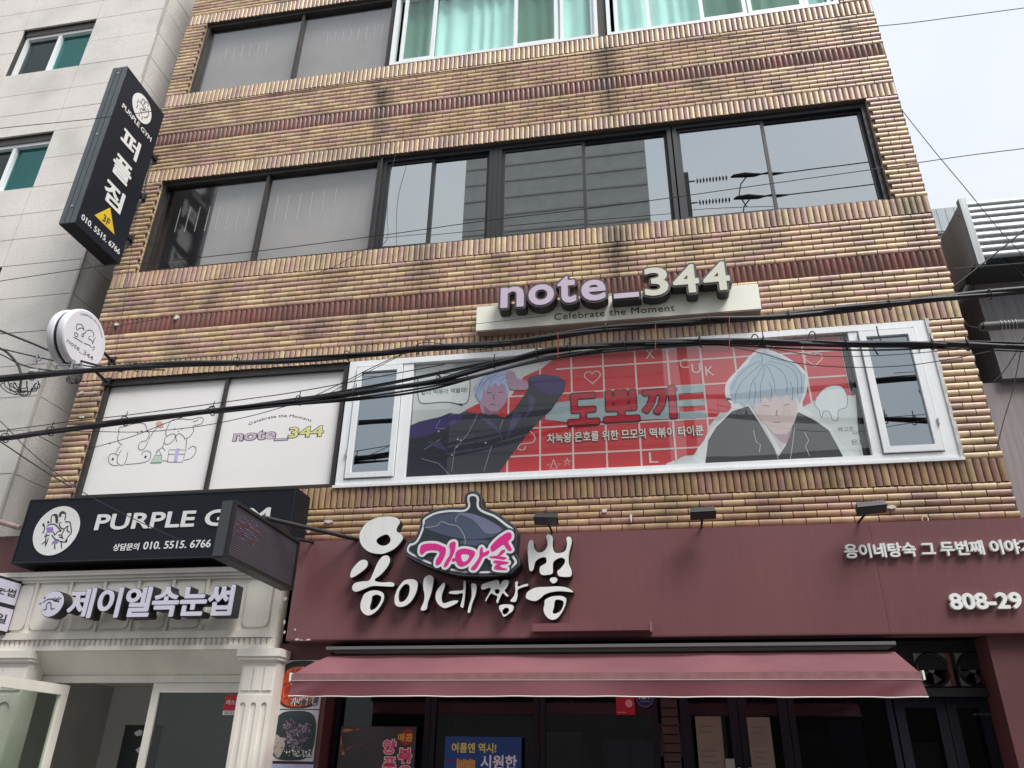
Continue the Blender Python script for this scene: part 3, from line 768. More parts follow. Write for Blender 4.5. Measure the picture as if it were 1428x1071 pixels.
for pts in ([(-1.703, 5.217), (-1.655, 5.349), (-1.515, 5.436)], [(-1.722, 5.257), (-1.674, 5.389), (-1.587, 5.452)], [(-1.584, 5.344), (-1.497, 5.415), (-1.409, 5.438)], [(-1.478, 5.352), (-1.426, 5.391), (-1.382, 5.387)], [(-1.583, 5.324), (-1.568, 5.401), (-1.481, 5.477)], [(-1.652, 5.267), (-1.634, 5.367), (-1.551, 5.459)], [(-1.727, 5.195), (-1.713, 5.295), (-1.656, 5.388)]): ribbon(mb, smooth(pts, 4, False), .0028, .0510)
mb.build('hair_line', col('hair_dark', 90, 96, 150), bn)
mb = MB()
for pts in ([(-1.612, 5.234), (-1.563, 5.222)], [(-1.492, 5.225), (-1.436, 5.225)], [(-1.537, 5.202), (-1.543, 5.152), (-1.525, 5.147)], [(-1.576, 5.09), (-1.52, 5.086)]): ribbon(mb, smooth(pts, 3, False), .0038, .0512)
mb.build('face_dash', col('face_dash_a', 80, 60, 80), bn)
flat('neck_shade', bn, col('neck_mauve', 130, 98, 128), .0528, [(-1.646, 5.08), (-1.574, 5.009), (-1.487, 5.003), (-1.486, 4.968), (-1.634, 4.977)])
for pts in ([(-1.712, 4.971), (-1.571, 4.906), (-1.465, 4.789), (-1.427, 4.642), (-1.481, 4.754), (-1.604, 4.871)], [(-1.161, 5.179), (-1.075, 5.117), (-1.126, 4.989), (-1.21, 4.884), (-1.16, 5.029)], [(-2.258, 4.707), (-2.099, 4.68), (-2.006, 4.566), (-2.148, 4.628)], [(-1.023, 5.361), (-0.903, 5.294), (-0.852, 5.196), (-0.955, 5.26)], [(-1.331, 4.965), (-1.228, 4.959), (-1.295, 4.816), (-1.394, 4.676)]): flat('fold', bn, col('fold_violet', 72, 66, 104), .0525, pts)
# speech bubble
bub = smooth([(-2.376, 5.481), (-2.148, 5.5), (-1.874, 5.463), (-1.814, 5.4), (-1.81, 5.224), (-1.841, 5.121), (-1.929, 5.121), (-1.875, 5.095), (-2.002, 5.141), (-2.127, 5.154), (-2.325, 5.153), (-2.381, 5.225), (-2.397, 5.403)], 3)
flat('speech_bubble', bn, col('bubble_white', 222, 226, 226), .0575, bub)
mb = MB(); ribbon(mb, bub+[bub[0]], .0045, .0570); mb.build('bubble_outline', M_['ink'], bn)
ftext('같이 떡볶이 먹을래?', -2.351, 5.25, -1.83, 5.313, .0568, M_['ink'], bn, split=False, name='bubble_writing', bold=.01)
def heart(cx, cz, s): return [(cx+s*.0625*16*math.sin(t)**3/1, cz+s*.0625*(13*math.cos(t)-5*math.cos(2*t)-2*math.cos(3*t)-math.cos(4*t))) for t in [2*math.pi*k/28 for k in range(28)]]
flat('heart', bn, col('heart_red', 190, 70, 80), .0568, heart(-2.1, 5.381, .022))
mb = MB()
for (px, pz, s) in ((-0.481, 5.34, .085), (1.757, 5.377, .085), (1.369, 5.56, .03)):
    h = heart(px, pz, s); ribbon(mb, h+[h[0]], .005, .0560)
mb.build('heart_doodle', wl_, bn)
mb = MB()
for (px, pz, s) in ((-0.902, 4.355, .075), (-0.763, 4.394, .045)):
    st = [(px+s*math.sin(k*4*math.pi/5), pz+s*math.cos(k*4*math.pi/5)) for k in range(6)]
    ribbon(mb, st, .004, .0557)
ribbon(mb, smooth([(-1.191, 4.594), (-1.207, 4.55), (-1.266, 4.562), (-1.241, 4.614), (-1.124, 4.625), (-1.091, 4.677), (-1.142, 4.752), (-1.175, 4.736)], 3, False), .005, .0557)
mb.build('star_doodle', wl_, bn)
for s_, a in (('C', (955,300)), ('U', (1030,330)), ('K', (1115,345)), ('L', (765,885)), ('X', (742,240))):
    px, py = 740+a[0]/4.4625, 440+a[1]/4.4625
    x, z = SXV(px,py,.05), SZV(px,py,.05); ftext(s_, x-.045, z-.05, x+.045, z+.06, .0556, wl_, bn, name='doodle_letter')
# tent card behind the title, title and subtitle
flat('pale_bar', bn, col('bar_grey', 160, 178, 184), .0553, [(-0.982, 5.057), (-0.748, 5.071), (0.392, 5.107), (0.376, 4.801), (-0.777, 4.834), (-0.983, 4.877)])
for k, (ya, yb) in enumerate(((432, 480), (520, 562), (595, 640))):
    xa, xb = 0.384, 0.648; MB().box(xa, xb, .0548, .0552, SZV(965, 440+yb/4.4625, .05), SZV(965, 440+ya/4.4625, .05)).build('pale_bar', col('bar_grey_b', 160, 178, 184), bn)
tr_ = col('title_red', 178, 28, 48); to_ = col('title_outline', 70, 14, 26)
for s_, xa, xb, yt, yb, yc in (('도', 792, 835, 548, 592, 0), ('뽀', 842, 891, 544, 588, 0), ('끼', 896, 943, 539, 584, 0)):
    x0, x1 = SXV(xa, 568, .05), SXV(xb, 568, .05); z0, z1 = SZV((xa+xb)/2, yb, .05), SZV((xa+xb)/2, yt, .05)
    gtext(s_, x0-.012, z0-.012, x1+.012, z1+.012, .0514, to_, bn, .026, .0008, name='title_outline'); gtext(s_, x0, z0, x1, z1, .0505, tr_, bn, .015, .0008, name='title_letter')
ftext('차늑왕 은호를 위한 므모의 떡볶이 타이쿤', -0.966, 4.604, 0.6, 4.715, .0512, M_['ink'], bn, split=False, name='subtitle_shadow', bold=.05)
ftext('차늑왕 은호를 위한 므모의 떡볶이 타이쿤', -0.966, 4.604, 0.6, 4.715, .0505, col('subtitle_cream', 235, 225, 215), bn, split=False, name='subtitle', bold=.018)
# figure at right (plain stand-in)
flat('halo', bn, col('halo_white', 226, 230, 232), .0548, smooth([(0.554, 4.298), (0.597, 4.553), (0.687, 4.677), (0.893, 4.883), (0.849, 5.021), (0.879, 5.177), (1.01, 5.318), (1.192, 5.508), (1.294, 5.53), (1.444, 5.459), (1.6, 5.319), (1.668, 5.188), (1.632, 5.011), (1.572, 4.861), (1.703, 4.733), (1.809, 4.589), (1.858, 4.44), (1.905, 4.29)], 3))
flat('jacket', bn, col('jacket_grey', 62, 63, 66), .0540, [(0.583, 4.305), (0.636, 4.551), (0.726, 4.686), (0.899, 4.85), (1.059, 4.895), (1.15, 4.692), (1.275, 4.348), (1.365, 4.467), (1.481, 4.758), (1.525, 4.799), (1.661, 4.704), (1.773, 4.591), (1.822, 4.442), (1.862, 4.3)])
flat('shirt', bn, col('shirt_pink', 212, 196, 202), .0536, [(1.151, 4.779), (1.22, 4.645), (1.311, 4.408), (1.435, 4.632), (1.485, 4.758), (1.394, 4.677)])
flat('face', bn, col('skin_pale', 218, 198, 196), .0530, smooth([(1.11, 4.913), (1.192, 5.03), (1.441, 5.013), (1.525, 4.908), (1.483, 4.715), (1.394, 4.609), (1.305, 4.576), (1.213, 4.667), (1.132, 4.78)], 3))
flat('hair', bn, col('hair_pale', 178, 196, 208), .0524, [(0.862, 5.011), (0.839, 4.985), (0.904, 4.999), (0.903, 5.141), (1.011, 5.294), (1.111, 5.364), (1.161, 5.446), (1.203, 5.464), (1.227, 5.505), (1.252, 5.474), (1.292, 5.514), (1.327, 5.473), (1.421, 5.437), (1.518, 5.355), (1.553, 5.366), (1.625, 5.225), (1.653, 5.202), (1.623, 5.078), (1.588, 4.97), (1.547, 4.884), (1.534, 4.969), (1.481, 4.915), (1.44, 5.006), (1.382, 4.935), (1.33, 5.014), (1.276, 4.929), (1.227, 4.999), (1.176, 4.9), (1.14, 4.956), (1.105, 4.852), (1.064, 4.934), (1.023, 4.879), (0.972, 4.945), (0.928, 4.934), (0.912, 4.971)])
mb = MB()
for pts in ([(1.254, 5.369), (1.166, 5.294), (1.045, 5.188), (0.961, 5.058), (0.94, 4.958)], [(1.263, 5.356), (1.199, 5.246), (1.118, 5.137), (1.07, 4.949)], [(1.271, 5.344), (1.245, 5.219), (1.202, 5.109), (1.184, 4.931)], [(1.282, 5.355), (1.326, 5.236), (1.34, 5.121), (1.332, 5.032)], [(1.293, 5.366), (1.419, 5.275), (1.461, 5.158), (1.446, 5.024)], [(1.306, 5.388), (1.483, 5.316), (1.563, 5.196), (1.542, 4.984)], [(1.339, 5.416), (1.507, 5.349), (1.605, 5.215), (1.585, 5.014)], [(1.238, 5.393), (1.111, 5.333), (0.989, 5.215), (0.915, 5.084)], [(1.285, 5.148), (1.305, 5.079), (1.283, 4.957)], [(1.149, 5.158), (1.148, 5.067), (1.12, 4.913)], [(1.496, 5.133), (1.506, 5.042), (1.483, 4.933)], [(1.248, 5.475), (1.26, 5.415), (1.25, 5.369)]): ribbon(mb, smooth(pts, 4, False), .0026, .0518)
mb.build('hair_line', col('hair_line_b', 96, 112, 130), bn)
mb = MB()
for pts in ([(1.076, 4.632), (1.089, 4.504), (1.124, 4.481), (1.104, 4.398)], [(1.155, 4.735), (1.249, 4.432), (1.27, 4.317)], [(1.463, 4.63), (1.421, 4.464), (1.38, 4.311)], [(1.549, 4.583), (1.574, 4.497), (1.537, 4.437), (1.558, 4.333)]): ribbon(mb, pts, .003, .0533)
mb.build('seam', col('seam_pale', 190, 190, 190), bn)
mb = MB()
for pts in ([(1.204, 4.894), (1.26, 4.881)], [(1.394, 4.881), (1.452, 4.886)], [(1.325, 4.833), (1.31, 4.78), (1.324, 4.772)], [(1.275, 4.706), (1.341, 4.702)]): ribbon(mb, smooth(pts, 3, False), .0040, .0522)
mb.build('face_dash', col('face_dash_b', 130, 100, 104), bn)
flat('shirt_fold', bn, col('shirt_mauve', 176, 152, 166), .0532, [(1.187, 4.679), (1.268, 4.578), (1.38, 4.572), (1.444, 4.632), (1.365, 4.467), (1.314, 4.502)])
flat('blob_fill', bn, col('blob_white', 224, 230, 232), .0555, smooth([(1.728, 4.96), (1.828, 5.053), (1.961, 5.054), (2.001, 4.941), (1.974, 4.823), (1.899, 4.796), (1.874, 4.701), (1.826, 4.693), (1.813, 4.78), (1.759, 4.794), (1.729, 4.721), (1.718, 4.808), (1.687, 4.875)], 3))
mb = MB()
ribbon(mb, smooth([(1.728, 4.96), (1.828, 5.053), (1.961, 5.054), (2.001, 4.941), (1.974, 4.823), (1.899, 4.796), (1.874, 4.701), (1.826, 4.693), (1.813, 4.78), (1.759, 4.794), (1.729, 4.721), (1.718, 4.808), (1.687, 4.875)], 3), .003, .0552)
mb.build('blob_doodle', col('doodle_grey', 90, 110, 120), bn)
for s_, a, b in (('배고픈', (818,580), (898,548)), ('사람', (884,598), (935,572)), ('은호', (870,645), (945,612))):
    x0, x1 = SXV(940+a[0]/3.57, 600, .05), SXV(940+b[0]/3.57, 600, .05); z0 = SZV(940+(a[0]+b[0])/7.14, 440+(a[1]-4)/3.57, .05); z1 = SZV(940+(a[0]+b[0])/7.14, 440+(b[1]+4)/3.57, .05)
    ftext(s_, x0, z0, x1, z1, .0550, M_['ink'], bn, split=False, name='handwriting')

# ---- prints on the white panes at the left
y = .0685; yd = .068
gr = empty('window_lettering', (-3.999, y, 4.94), 'lilac and yellow shop name with an arched line over it on the second white pane', 'lettering')
lil = col('lilac_film', 205, 190, 208); yel = col('yellow_film', 226, 222, 150)
X0, X1 = -4.499, -3.435; Zb, Zt = 4.817, 4.963
gg = text_geo('note_344', bold=.02)
for nm, bd, yy in (('letter_outline', .055, yd), ('letter', .02, yd-.0006)):
    geo, _ = text_geo('note_344', bold=bd)
    for k, (vs, fs) in enumerate(geo):
        mm = M_['ink'] if nm == 'letter_outline' else (lil if k < 5 else yel)
        g_ = .006 if nm == 'letter_outline' else 0
        MB().add([(X0-g_+(X1-X0+2*g_)*v[0], yy, Zb-g_+(Zt-Zb+2*g_)*v[1]) for v in vs], fs).build(nm, mm, gr)
s_ = 'Celebrate the Moment'; geo, asp = text_geo(s_)
ax0, ax1 = -4.338, -3.598; hc = .032; wd = hc*asp*1.25
zc = 5.013; arc = lambda u: (ax0+(ax1-ax0)*u, zc+.085*math.sin(math.pi*u)**.8 if 0 < u < 1 else zc)
for vs, fs in geo:
    uc = sum(v[0] for v in vs)/len(vs); cx, cz = arc(uc); c2 = arc(min(1, uc+.02)); c1 = arc(max(0, uc-.02)); an = math.atan2(c2[1]-c1[1], c2[0]-c1[0])
    P = []
    for v in vs:
        dx, dz = (v[0]-uc)*(ax1-ax0), v[1]*hc; P.append((cx+dx*math.cos(an)-dz*math.sin(an), yd, cz+dx*math.sin(an)+dz*math.cos(an)))
    MB().add(P, fs).build('arched_letter', M_['ink'], gr)
dr = empty('window_drawing', (-5.454, y, 4.806), 'thin line drawing of two plush animals, cake and gift on the first white pane', 'drawing')
Z7 = "130,560,8.925"
mb = MB(); lines = [
 [(-5.867, 4.868), (-5.922, 4.901), (-5.955, 4.963), (-5.953, 5.033), (-5.972, 5.064), (-5.954, 5.094), (-5.894, 5.1), (-5.847, 5.118), (-5.778, 5.129), (-5.696, 5.131), (-5.639, 5.105), (-5.602, 5.042), (-5.559, 4.99), (-5.564, 4.93), (-5.582, 4.902)],
 [(-5.577, 4.901), (-5.636, 4.895), (-5.659, 4.847), (-5.637, 4.801), (-5.59, 4.794), (-5.564, 4.832), (-5.551, 4.9)], [(-5.889, 4.854), (-5.918, 4.812), (-5.923, 4.773)], [(-5.889, 4.741), (-5.936, 4.765), (-5.986, 4.761), (-6.002, 4.718), (-5.978, 4.658), (-5.917, 4.621), (-5.855, 4.618)],
 [(-5.865, 4.804), (-5.889, 4.722), (-5.878, 4.663), (-5.836, 4.622), (-5.787, 4.624), (-5.768, 4.686), (-5.774, 4.774)], [(-5.594, 4.731), (-5.582, 4.764), (-5.536, 4.779), (-5.483, 4.749), (-5.472, 4.69), (-5.503, 4.648), (-5.608, 4.63), (-5.767, 4.626)], [(-5.551, 4.92), (-5.491, 5.046), (-5.434, 5.103)],
 [(-5.336, 4.947), (-5.356, 5.008), (-5.339, 5.087), (-5.312, 5.14), (-5.194, 5.153), (-5.079, 5.136), (-5.002, 5.151), (-4.938, 5.152), (-4.913, 5.116), (-4.944, 5.068), (-5.022, 5.057), (-5.006, 4.987), (-5.041, 4.92), (-5.092, 4.903)],
 [(-5.042, 5.104), (-4.977, 5.125)], [(-5.345, 4.878), (-5.342, 4.927), (-5.281, 4.968), (-5.229, 4.96), (-5.226, 4.901), (-5.273, 4.85), (-5.328, 4.85), (-5.35, 4.879)], [(-5.188, 4.869), (-5.215, 4.94), (-5.171, 4.967), (-5.111, 4.924), (-5.095, 4.894)],
 [(-5.071, 4.897), (-5.053, 4.774)], [(-5.344, 4.854), (-5.354, 4.81), (-5.405, 4.774), (-5.412, 4.745)], [(-5.354, 4.81), (-5.304, 4.769)], [(-5.027, 4.768), (-4.976, 4.804), (-4.931, 4.777), (-4.926, 4.71), (-4.972, 4.655), (-5.047, 4.639)], [(-5.314, 4.645), (-5.249, 4.642)]]
for pts in lines: ribbon(mb, smooth(pts, 4, False), .0032, yd)
mb.build('outline', M_['ink'], dr)
mb = MB()
for (a, b, r_) in ((245,716,.014),(652,688,.014),(555,388,.008),(605,366,.008),(1017,340,.008),(1107,340,.008),(1060,372,.006)):
    cx, cz = SXV(130+a/8.925, 560+b/8.925, .07), SZV(130+a/8.925, 560+b/8.925, .07)
    mb.prism([[(cx+r_*math.cos(t*math.pi/5), cz+r_*1.2*math.sin(t*math.pi/5)) for t in range(10)]], yd-.0004, yd-.0004, False)
mb.build('dot', M_['ink'], dr)
mb = MB()
for pts in ([(-5.245, 4.629), (-5.261, 4.776), (-5.047, 4.762), (-5.061, 4.616), (-5.245, 4.629)], [(-5.258, 4.722), (-5.053, 4.712)], [(-5.452, 4.624), (-5.317, 4.62), (-5.335, 4.712), (-5.42, 4.717), (-5.452, 4.624)], [(-5.411, 4.718), (-5.387, 4.783), (-5.345, 4.715)]): ribbon(mb, pts, .003, yd-.0002)
mb.build('gift_outline', col('outline_grey', 70, 80, 90), dr)
flat('ribbon', dr, col('ribbon_lilac', 190, 180, 225), yd-.0006, [(-5.174, 4.786), (-5.124, 4.783), (-5.136, 4.73), (-5.127, 4.624), (-5.166, 4.626), (-5.174, 4.723)])
flat('cake', dr, col('cake_mint', 180, 215, 196), yd-.0006, [(-5.439, 4.633), (-5.408, 4.706), (-5.337, 4.702), (-5.321, 4.629)])
flat('flower', dr, col('flower_red', 215, 165, 160), yd-.0006, smooth([(-5.509, 5.117), (-5.474, 5.14), (-5.417, 5.117), (-5.404, 5.061), (-5.466, 5.064)], 3))

# ================================================================ note_344 sign
Yb = -.13
ns = empty('shop_sign', (-0.184, Yb, 6.047), 'cream board with chunky raised lilac and cream characters note_344 above the banner window', 'sign')
bx0, bx1 = -1.722, 1.294; bz0, bz1 = 5.905, 6.211
MB().box(bx0, bx1, Yb, Yb+.11, bz0, bz1).build('board', mat('cream_board', (.88, .88, .78, 1), .4, .02), ns)
MB().box(bx0+.01, bx1-.01, Yb+.004, Yb+.11, bz0-.016, bz0-.001).build('bottom_trim', mat('brown_trim', (.22, .17, .14, 1), .6), ns)
lf = mat('lilac_acrylic', (.60, .50, .62, 1), .35, .03); cf = mat('cream_acrylic', (.66, .66, .56, 1), .35, .03)
rim = mat('grey_rim', (.075, .07, .075, 1), .45); side = M_['letter_side']
Yl = -.285; zb_ = 6.071; xh = 6.332-zb_; ch = 6.442-6.091
def chunky(s, x0, x1, z0, z1, fm, bold=.03):
    """raised letter: dark return, rim, coloured face"""
    g_ = .026
    L0 = gtext(s, x0-g_, z0-g_, x1+g_, z1+g_, Yl+.012, side, ns, .034, .13)[0]
    gtext(s, x0-g_, z0-g_, x1+g_, z1+g_, Yl+.008, rim, L0, .034, .0035, name='rim'); gtext(s, x0-.002, z0-.002, x1+.002, z1+.002, Yl, fm, L0, .012, .0075, name='face')
for s_, xa, xb, top, fm in (('n', 698, 730, 0, lf), ('o', 737, 772.4, 0, lf), ('t', 777.6, 803.2, 1, lf), ('e', 811, 844.6, 0, lf), ('3', 899.3, 932.4, 2, cf), ('4', 939.4, 975.3, 2, cf), ('4', 981.7, 1018.7, 2, cf)):
    x0, x1 = SXV(xa, 420-(xa-698)*.085, Yl), SXV(xb, 420-(xa-698)*.085, Yl)
    chunky(s_, x0, x1, zb_, zb_+(xh if top == 0 else xh*1.30 if top == 1 else ch), fm)
x0, x1 = -0.203, 0.06
L0 = MB().box(x0-.022, x1+.022, Yl+.012, Yl+.142, zb_-.02, zb_+.085).build('letter', side, ns); MB().box(x0-.0, x1, Yl, Yl+.009, zb_+.002, zb_+.062).build('face', lf, L0)
ftext('Celebrate the Moment', -0.857, 5.96, 0.42, 6.038, Yb-.004, mat('sign_brown_print', (.05, .04, .035, 1), .5), ns, thick=.003, name='small_letter', spacing=1.08)

# ================================================================ PURPLE GYM board
gy0, gy1 = -6.46, -3.437; gz0, gz1 = 3.418, 4.104; Yg = -.35
gs = empty('shop_sign', ((gy0+gy1)/2, Yg, gz0), 'long black sign board reading PURPLE GYM with a round white emblem', 'sign')
MB().box(gy0, gy1, Yg, -.02, gz0, gz1).build('box', M_['sign_black'], gs)
MB().frame(gy0+.004, gy1-.004, gz0+.004, gz1-.004, Yg-.006, Yg-.0005, .012).build('edge_trim', M_['black'], gs)
lw = mat('sign_white', (.78, .79, .78, 1), .4, .03)
gtext('PURPLE GYM', -5.598, 3.737, -3.68, 3.908, Yg-.008, lw, gs, .0062, .006)
ftext('상담문의', -5.326, 3.517, -5.04, 3.591, Yg-.006, lw, gs, thick=.004, bold=.018, name='letter')
ftext('010. 5515. 6766', -4.991, 3.522, -4.259, 3.602, Yg-.006, lw, gs, thick=.004, bold=.014, name='letter')
cx, cz = -6.034, 3.752; rx = (-5.768--6.299)/2*.98
em = MB().prism([[(cx+rx*math.cos(t*math.pi/24), cz+rx*math.sin(t*math.pi/24)) for t in range(48)]], Yg-.008, Yg-.001).build('emblem', lw, gs)
def emblem(F, yy, pr):
    """line figures in the emblem: F maps drawing points to the plane"""
    A = MB(); B_ = MB(); C_ = MB()
    for pts in ([(560,330),(575,270),(620,250),(655,280),(655,340),(640,380)], [(650,400),(720,410),(735,470),(745,560),(700,620),(650,690)], [(590,410),(560,430),(585,490),(630,510),(670,480),(690,460)], [(690,470),(680,530),(720,560)], [(640,520),(600,600),(620,660)],
                [(440,420),(445,330),(480,295),(530,300),(540,380),(530,430)], [(470,300),(520,330),(525,420)], [(380,470),(430,440),(490,440),(540,480),(590,540)], [(330,440),(345,490),(330,560),(310,560)], [(370,570),(360,690),(355,770)], [(360,690),(300,740)], [(480,560),(500,600),(540,550),(600,540)], [(450,600),(500,660),(560,680)], [(400,640),(370,740)], [(480,700),(450,740)], [(490,740),(500,810)], [(590,700),(600,800)], [(560,690),(650,710)], [(550,600),(600,600)], [(560,630),(610,640)], [(340,620),(420,600)]):
        ribbon(A, [F(p) for p in smooth(pts, 3, False)], .006, yy)
    A.build('line_art', M_['ink'], em)
    B_.prism([[F(p) for p in ((368,490),(470,480),(478,560),(380,568))]], yy+.0004, yy+.0004, False); B_.prism([[F(p) for p in ((485,670),(550,680),(545,720),(500,745),(470,720))]], yy+.0004, yy+.0004, False)
    B_.build('purple_top', col('emblem_purple', 150, 125, 190), em)
    for q in ([(500,300),(535,310),(535,420),(505,410)], [(565,320),(570,270),(625,250),(655,285),(600,280),(585,340)], [(385,395),(415,390),(415,425),(385,430)], [(310,430),(340,425),(335,475),(315,470)], [(650,690),(690,660),(680,710),(655,715)]):
        MB().prism([[F(p) for p in q]], yy+.0002, yy+.0002, False).build('dark_patch', M_['ink'], em)
emblem(lambda p: (SXV(30+p[0]/10.71, 690+p[1]/10.71, -.36), SZV(30+p[0]/10.71, 690+p[1]/10.71, -.36)), Yg-.0095, 0)

# ================================================================ vertical blade sign
Xs, ya, yb, za, zb2 = -6.363, -1.036, -.20, 7.241, 9.815
bl = empty('blade_sign', (Xs, -.6, za), 'tall black projecting sign with white vertical lettering and a yellow triangle', 'sign')
MB().box(Xs-.21, Xs, ya, yb, za, zb2).build('box', M_['sign_black'], bl)
edge = mat('sign_edge_grey', (.062, .075, .085, 1), .35, .1)
for k in range(3): MB().box(Xs-.21+.073*k+.003, Xs-.21+.073*k+.066, ya-.014, ya-.001, za+.003, zb2-.003).build('edge_strip', edge, bl)
for z in (zb2-.12, (za+zb2)/2+.1, za+.25): MB().cyl((Xs-.10, ya-.024, z), (Xs-.10, ya-.012, z), .014, 8).build('bolt', M_['alu'], bl)
def side_text(s, y0, z0, y1, z1, X, m, parent, **k): return put_text(s, (X, y0, z0), (0, y1-y0, 0), (0, 0, z1-z0), (1, 0, 0), m, parent, **k)
for s_, zc in (('퍼', 8.86), ('플', 8.42), ('짐', 7.99)):
    gtext_side(s_, -.80, zc-.155, -.44, zc+.155, Xs+.008, lw, bl, .010)
side_text('PURPLE GYM', -.93, 9.20, -.30, 9.275, Xs+.005, lw, bl, thick=.004, bold=.012, name='letter')
em = MB().prism([[(.20*math.cos(t*math.pi/20), .20*math.sin(t*math.pi/20)) for t in range(40)]], -.008, 0).build('emblem', lw, None, M=Matrix.Translation((Xs+.0005, -.615, 9.50)) @ Matrix.Rotation(R(90), 4, 'Z'))
em.parent = bl; em.data.transform(Matrix.Translation(-Vector(wloc(bl))))
A = MB(); rs = random.Random(3)
for pts in ([(560,330),(575,270),(620,250),(655,280),(655,340)], [(650,400),(720,410),(745,560),(650,690)], [(590,410),(585,490),(670,480)], [(440,420),(445,330),(480,295),(530,300),(530,430)], [(380,470),(490,440),(590,540)], [(330,440),(345,490),(330,560)], [(370,570),(360,690)], [(480,560),(540,550),(600,540)], [(450,600),(560,680)], [(490,740),(500,810)], [(590,700),(600,800)]):
    q = smooth(pts, 3, False); q = [((p[0]-520)/1700, (540-p[1])/1700) for p in q]
    tmp = MB(); ribbon(tmp, q, .006, 0); A.add([(Xs+.0105, -.615+v[0], 9.50+v[2]) for v in tmp.v], tmp.f)
A.build('line_art', M_['ink'], em)
ty = mat('yellow_triangle', (.75, .52, .03, 1), .45)
tri = MB().prism([[(-.21, 0), (.17, 0), (-.02, .27)]], -.006, 0).build('triangle', ty, None, M=Matrix.Translation((Xs+.0005, -.60, 7.535)) @ Matrix.Rotation(R(90), 4, 'Z'))
tri.parent = bl; tri.data.transform(Matrix.Translation(-Vector(wloc(bl))))
side_text('3F', -.685, 7.56, -.555, 7.66, Xs+.0085, M_['ink'], bl, thick=.001, bold=.01, name='letter')
side_text('010. 5515. 6766', -.98, 7.345, -.26, 7.425, Xs+.005, lw, bl, thick=.004, bold=.008, name='letter')
for z in (9.15, 8.45, 7.75):
    br = MB().box(Xs-.13, Xs-.08, yb, .01, z, z+.05); br.box(Xs-.14, Xs-.07, -.012, .0, z-.06, z+.11); br.build('bracket', M_['black'], bl)
MB().tube([(Xs-.10, -.06, 7.6), (Xs-.12, -.10, 8.0), (Xs-.08, -.05, 8.5), (Xs-.12, -.08, 9.2)], .008, 5).build('wire', M_['cable'], bl)

# ================================================================ round projecting sign
Xr, yr, zr, rr = -6.126, -.63, 5.885, .345
rs_ = empty('round_sign', (Xr, yr, zr), 'round white projecting sign with a dark band round its rim', 'sign')
rw = mat('round_sign_white', (.70, .70, .76, 1), .3, .03)
def drum(x0, x1, r, m, nm, par=rs_, rnd=.02):
    n = 40; prof = [(x0, r-rnd), (x0+rnd*.6, r-.004), (x0+rnd, r), (x1-rnd, r), (x1-rnd*.6, r-.004), (x1, r-rnd)]
    V = [(a, yr+b*math.cos(2*math.pi*k/n), zr+b*math.sin(2*math.pi*k/n)) for a, b in prof for k in range(n)]; mb = MB()
    mb.add(V, [(i*n+k, (i+1)*n+k, (i+1)*n+(k+1) % n, i*n+(k+1) % n) for i in range(5) for k in range(n)], True)
    mb.add(V[:n], [tuple(range(n))]); mb.add(V[-n:], [tuple(range(n))[::-1]]); return mb.build(nm, m, par)
drum(Xr-.095, Xr, rr, rw, 'face_drum'); drum(Xr-.125, Xr-.096, rr-.012, M_['black'], 'band', rnd=.003); drum(Xr-.22, Xr-.126, rr, rw, 'back_drum')
A = MB()
XR = -6.1245
def rib_x(mb, pts, r, x):
    t_ = MB(); ribbon(t_, pts, r, 0); mb.add([(x, v[0], v[2]) for v in t_.v], t_.f)
for pts in ([(-0.792, 5.912), (-0.81, 5.97), (-0.762, 6.004), (-0.727, 6.002), (-0.695, 5.978)], [(-0.783, 5.917), (-0.746, 5.965), (-0.707, 5.979), (-0.684, 5.966)], [(-0.809, 5.859), (-0.79, 5.879), (-0.754, 5.873), (-0.755, 5.847), (-0.784, 5.838), (-0.806, 5.852)], [(-0.652, 5.985), (-0.668, 5.941), (-0.693, 5.917), (-0.698, 5.888), (-0.673, 5.894), (-0.675, 5.928)], [(-0.643, 5.991), (-0.608, 6.02), (-0.569, 6.025), (-0.531, 6.003), (-0.541, 5.97)], [(-0.806, 5.809), (-0.734, 5.824), (-0.656, 5.826)], [(-0.582, 5.955), (-0.59, 5.916), (-0.534, 5.922), (-0.51, 5.891)], [(-0.638, 5.836), (-0.604, 5.838), (-0.542, 5.855), (-0.512, 5.837)], [(-0.495, 5.855), (-0.474, 5.876), (-0.468, 5.844), (-0.49, 5.827)], [(-0.5, 5.985), (-0.508, 5.945), (-0.51, 5.891)]):
    rib_x(A, smooth(pts, 3, False), .0045, XR)
A.build('line_drawing', M_['ink'], rs_)
side_text('note_344', -.875, 5.70, -.44, 5.765, XR, mat('grey_print', (.2, .18, .22, 1), .5), rs_, split=False, name='lettering', bold=.01)
geo, asp = text_geo('Celebrate the Moment'); A = MB()
for vs, fs in geo:
    uc = sum(v[0] for v in vs)/len(vs); an = R(128)-R(95)*uc; r_ = .27
    P = []
    for v in vs:
        rad = r_+v[1]*.026; aa = an-(v[0]-uc)*R(95); P.append((XR, yr+rad*math.cos(aa), zr+rad*math.sin(aa)))
    A.add(P, fs)
A.build('arched_lettering', M_['ink'], rs_)
for z in (5.98, 5.70):
    b = MB(); b.tube([(Xr-.10, yr+.28, z), (Xr-.12, .0, z-.03)], .018, 6); b.box(Xr-.17, Xr-.07, -.014, .0, z-.08, z+.02); b.build('bracket', M_['black'], rs_)

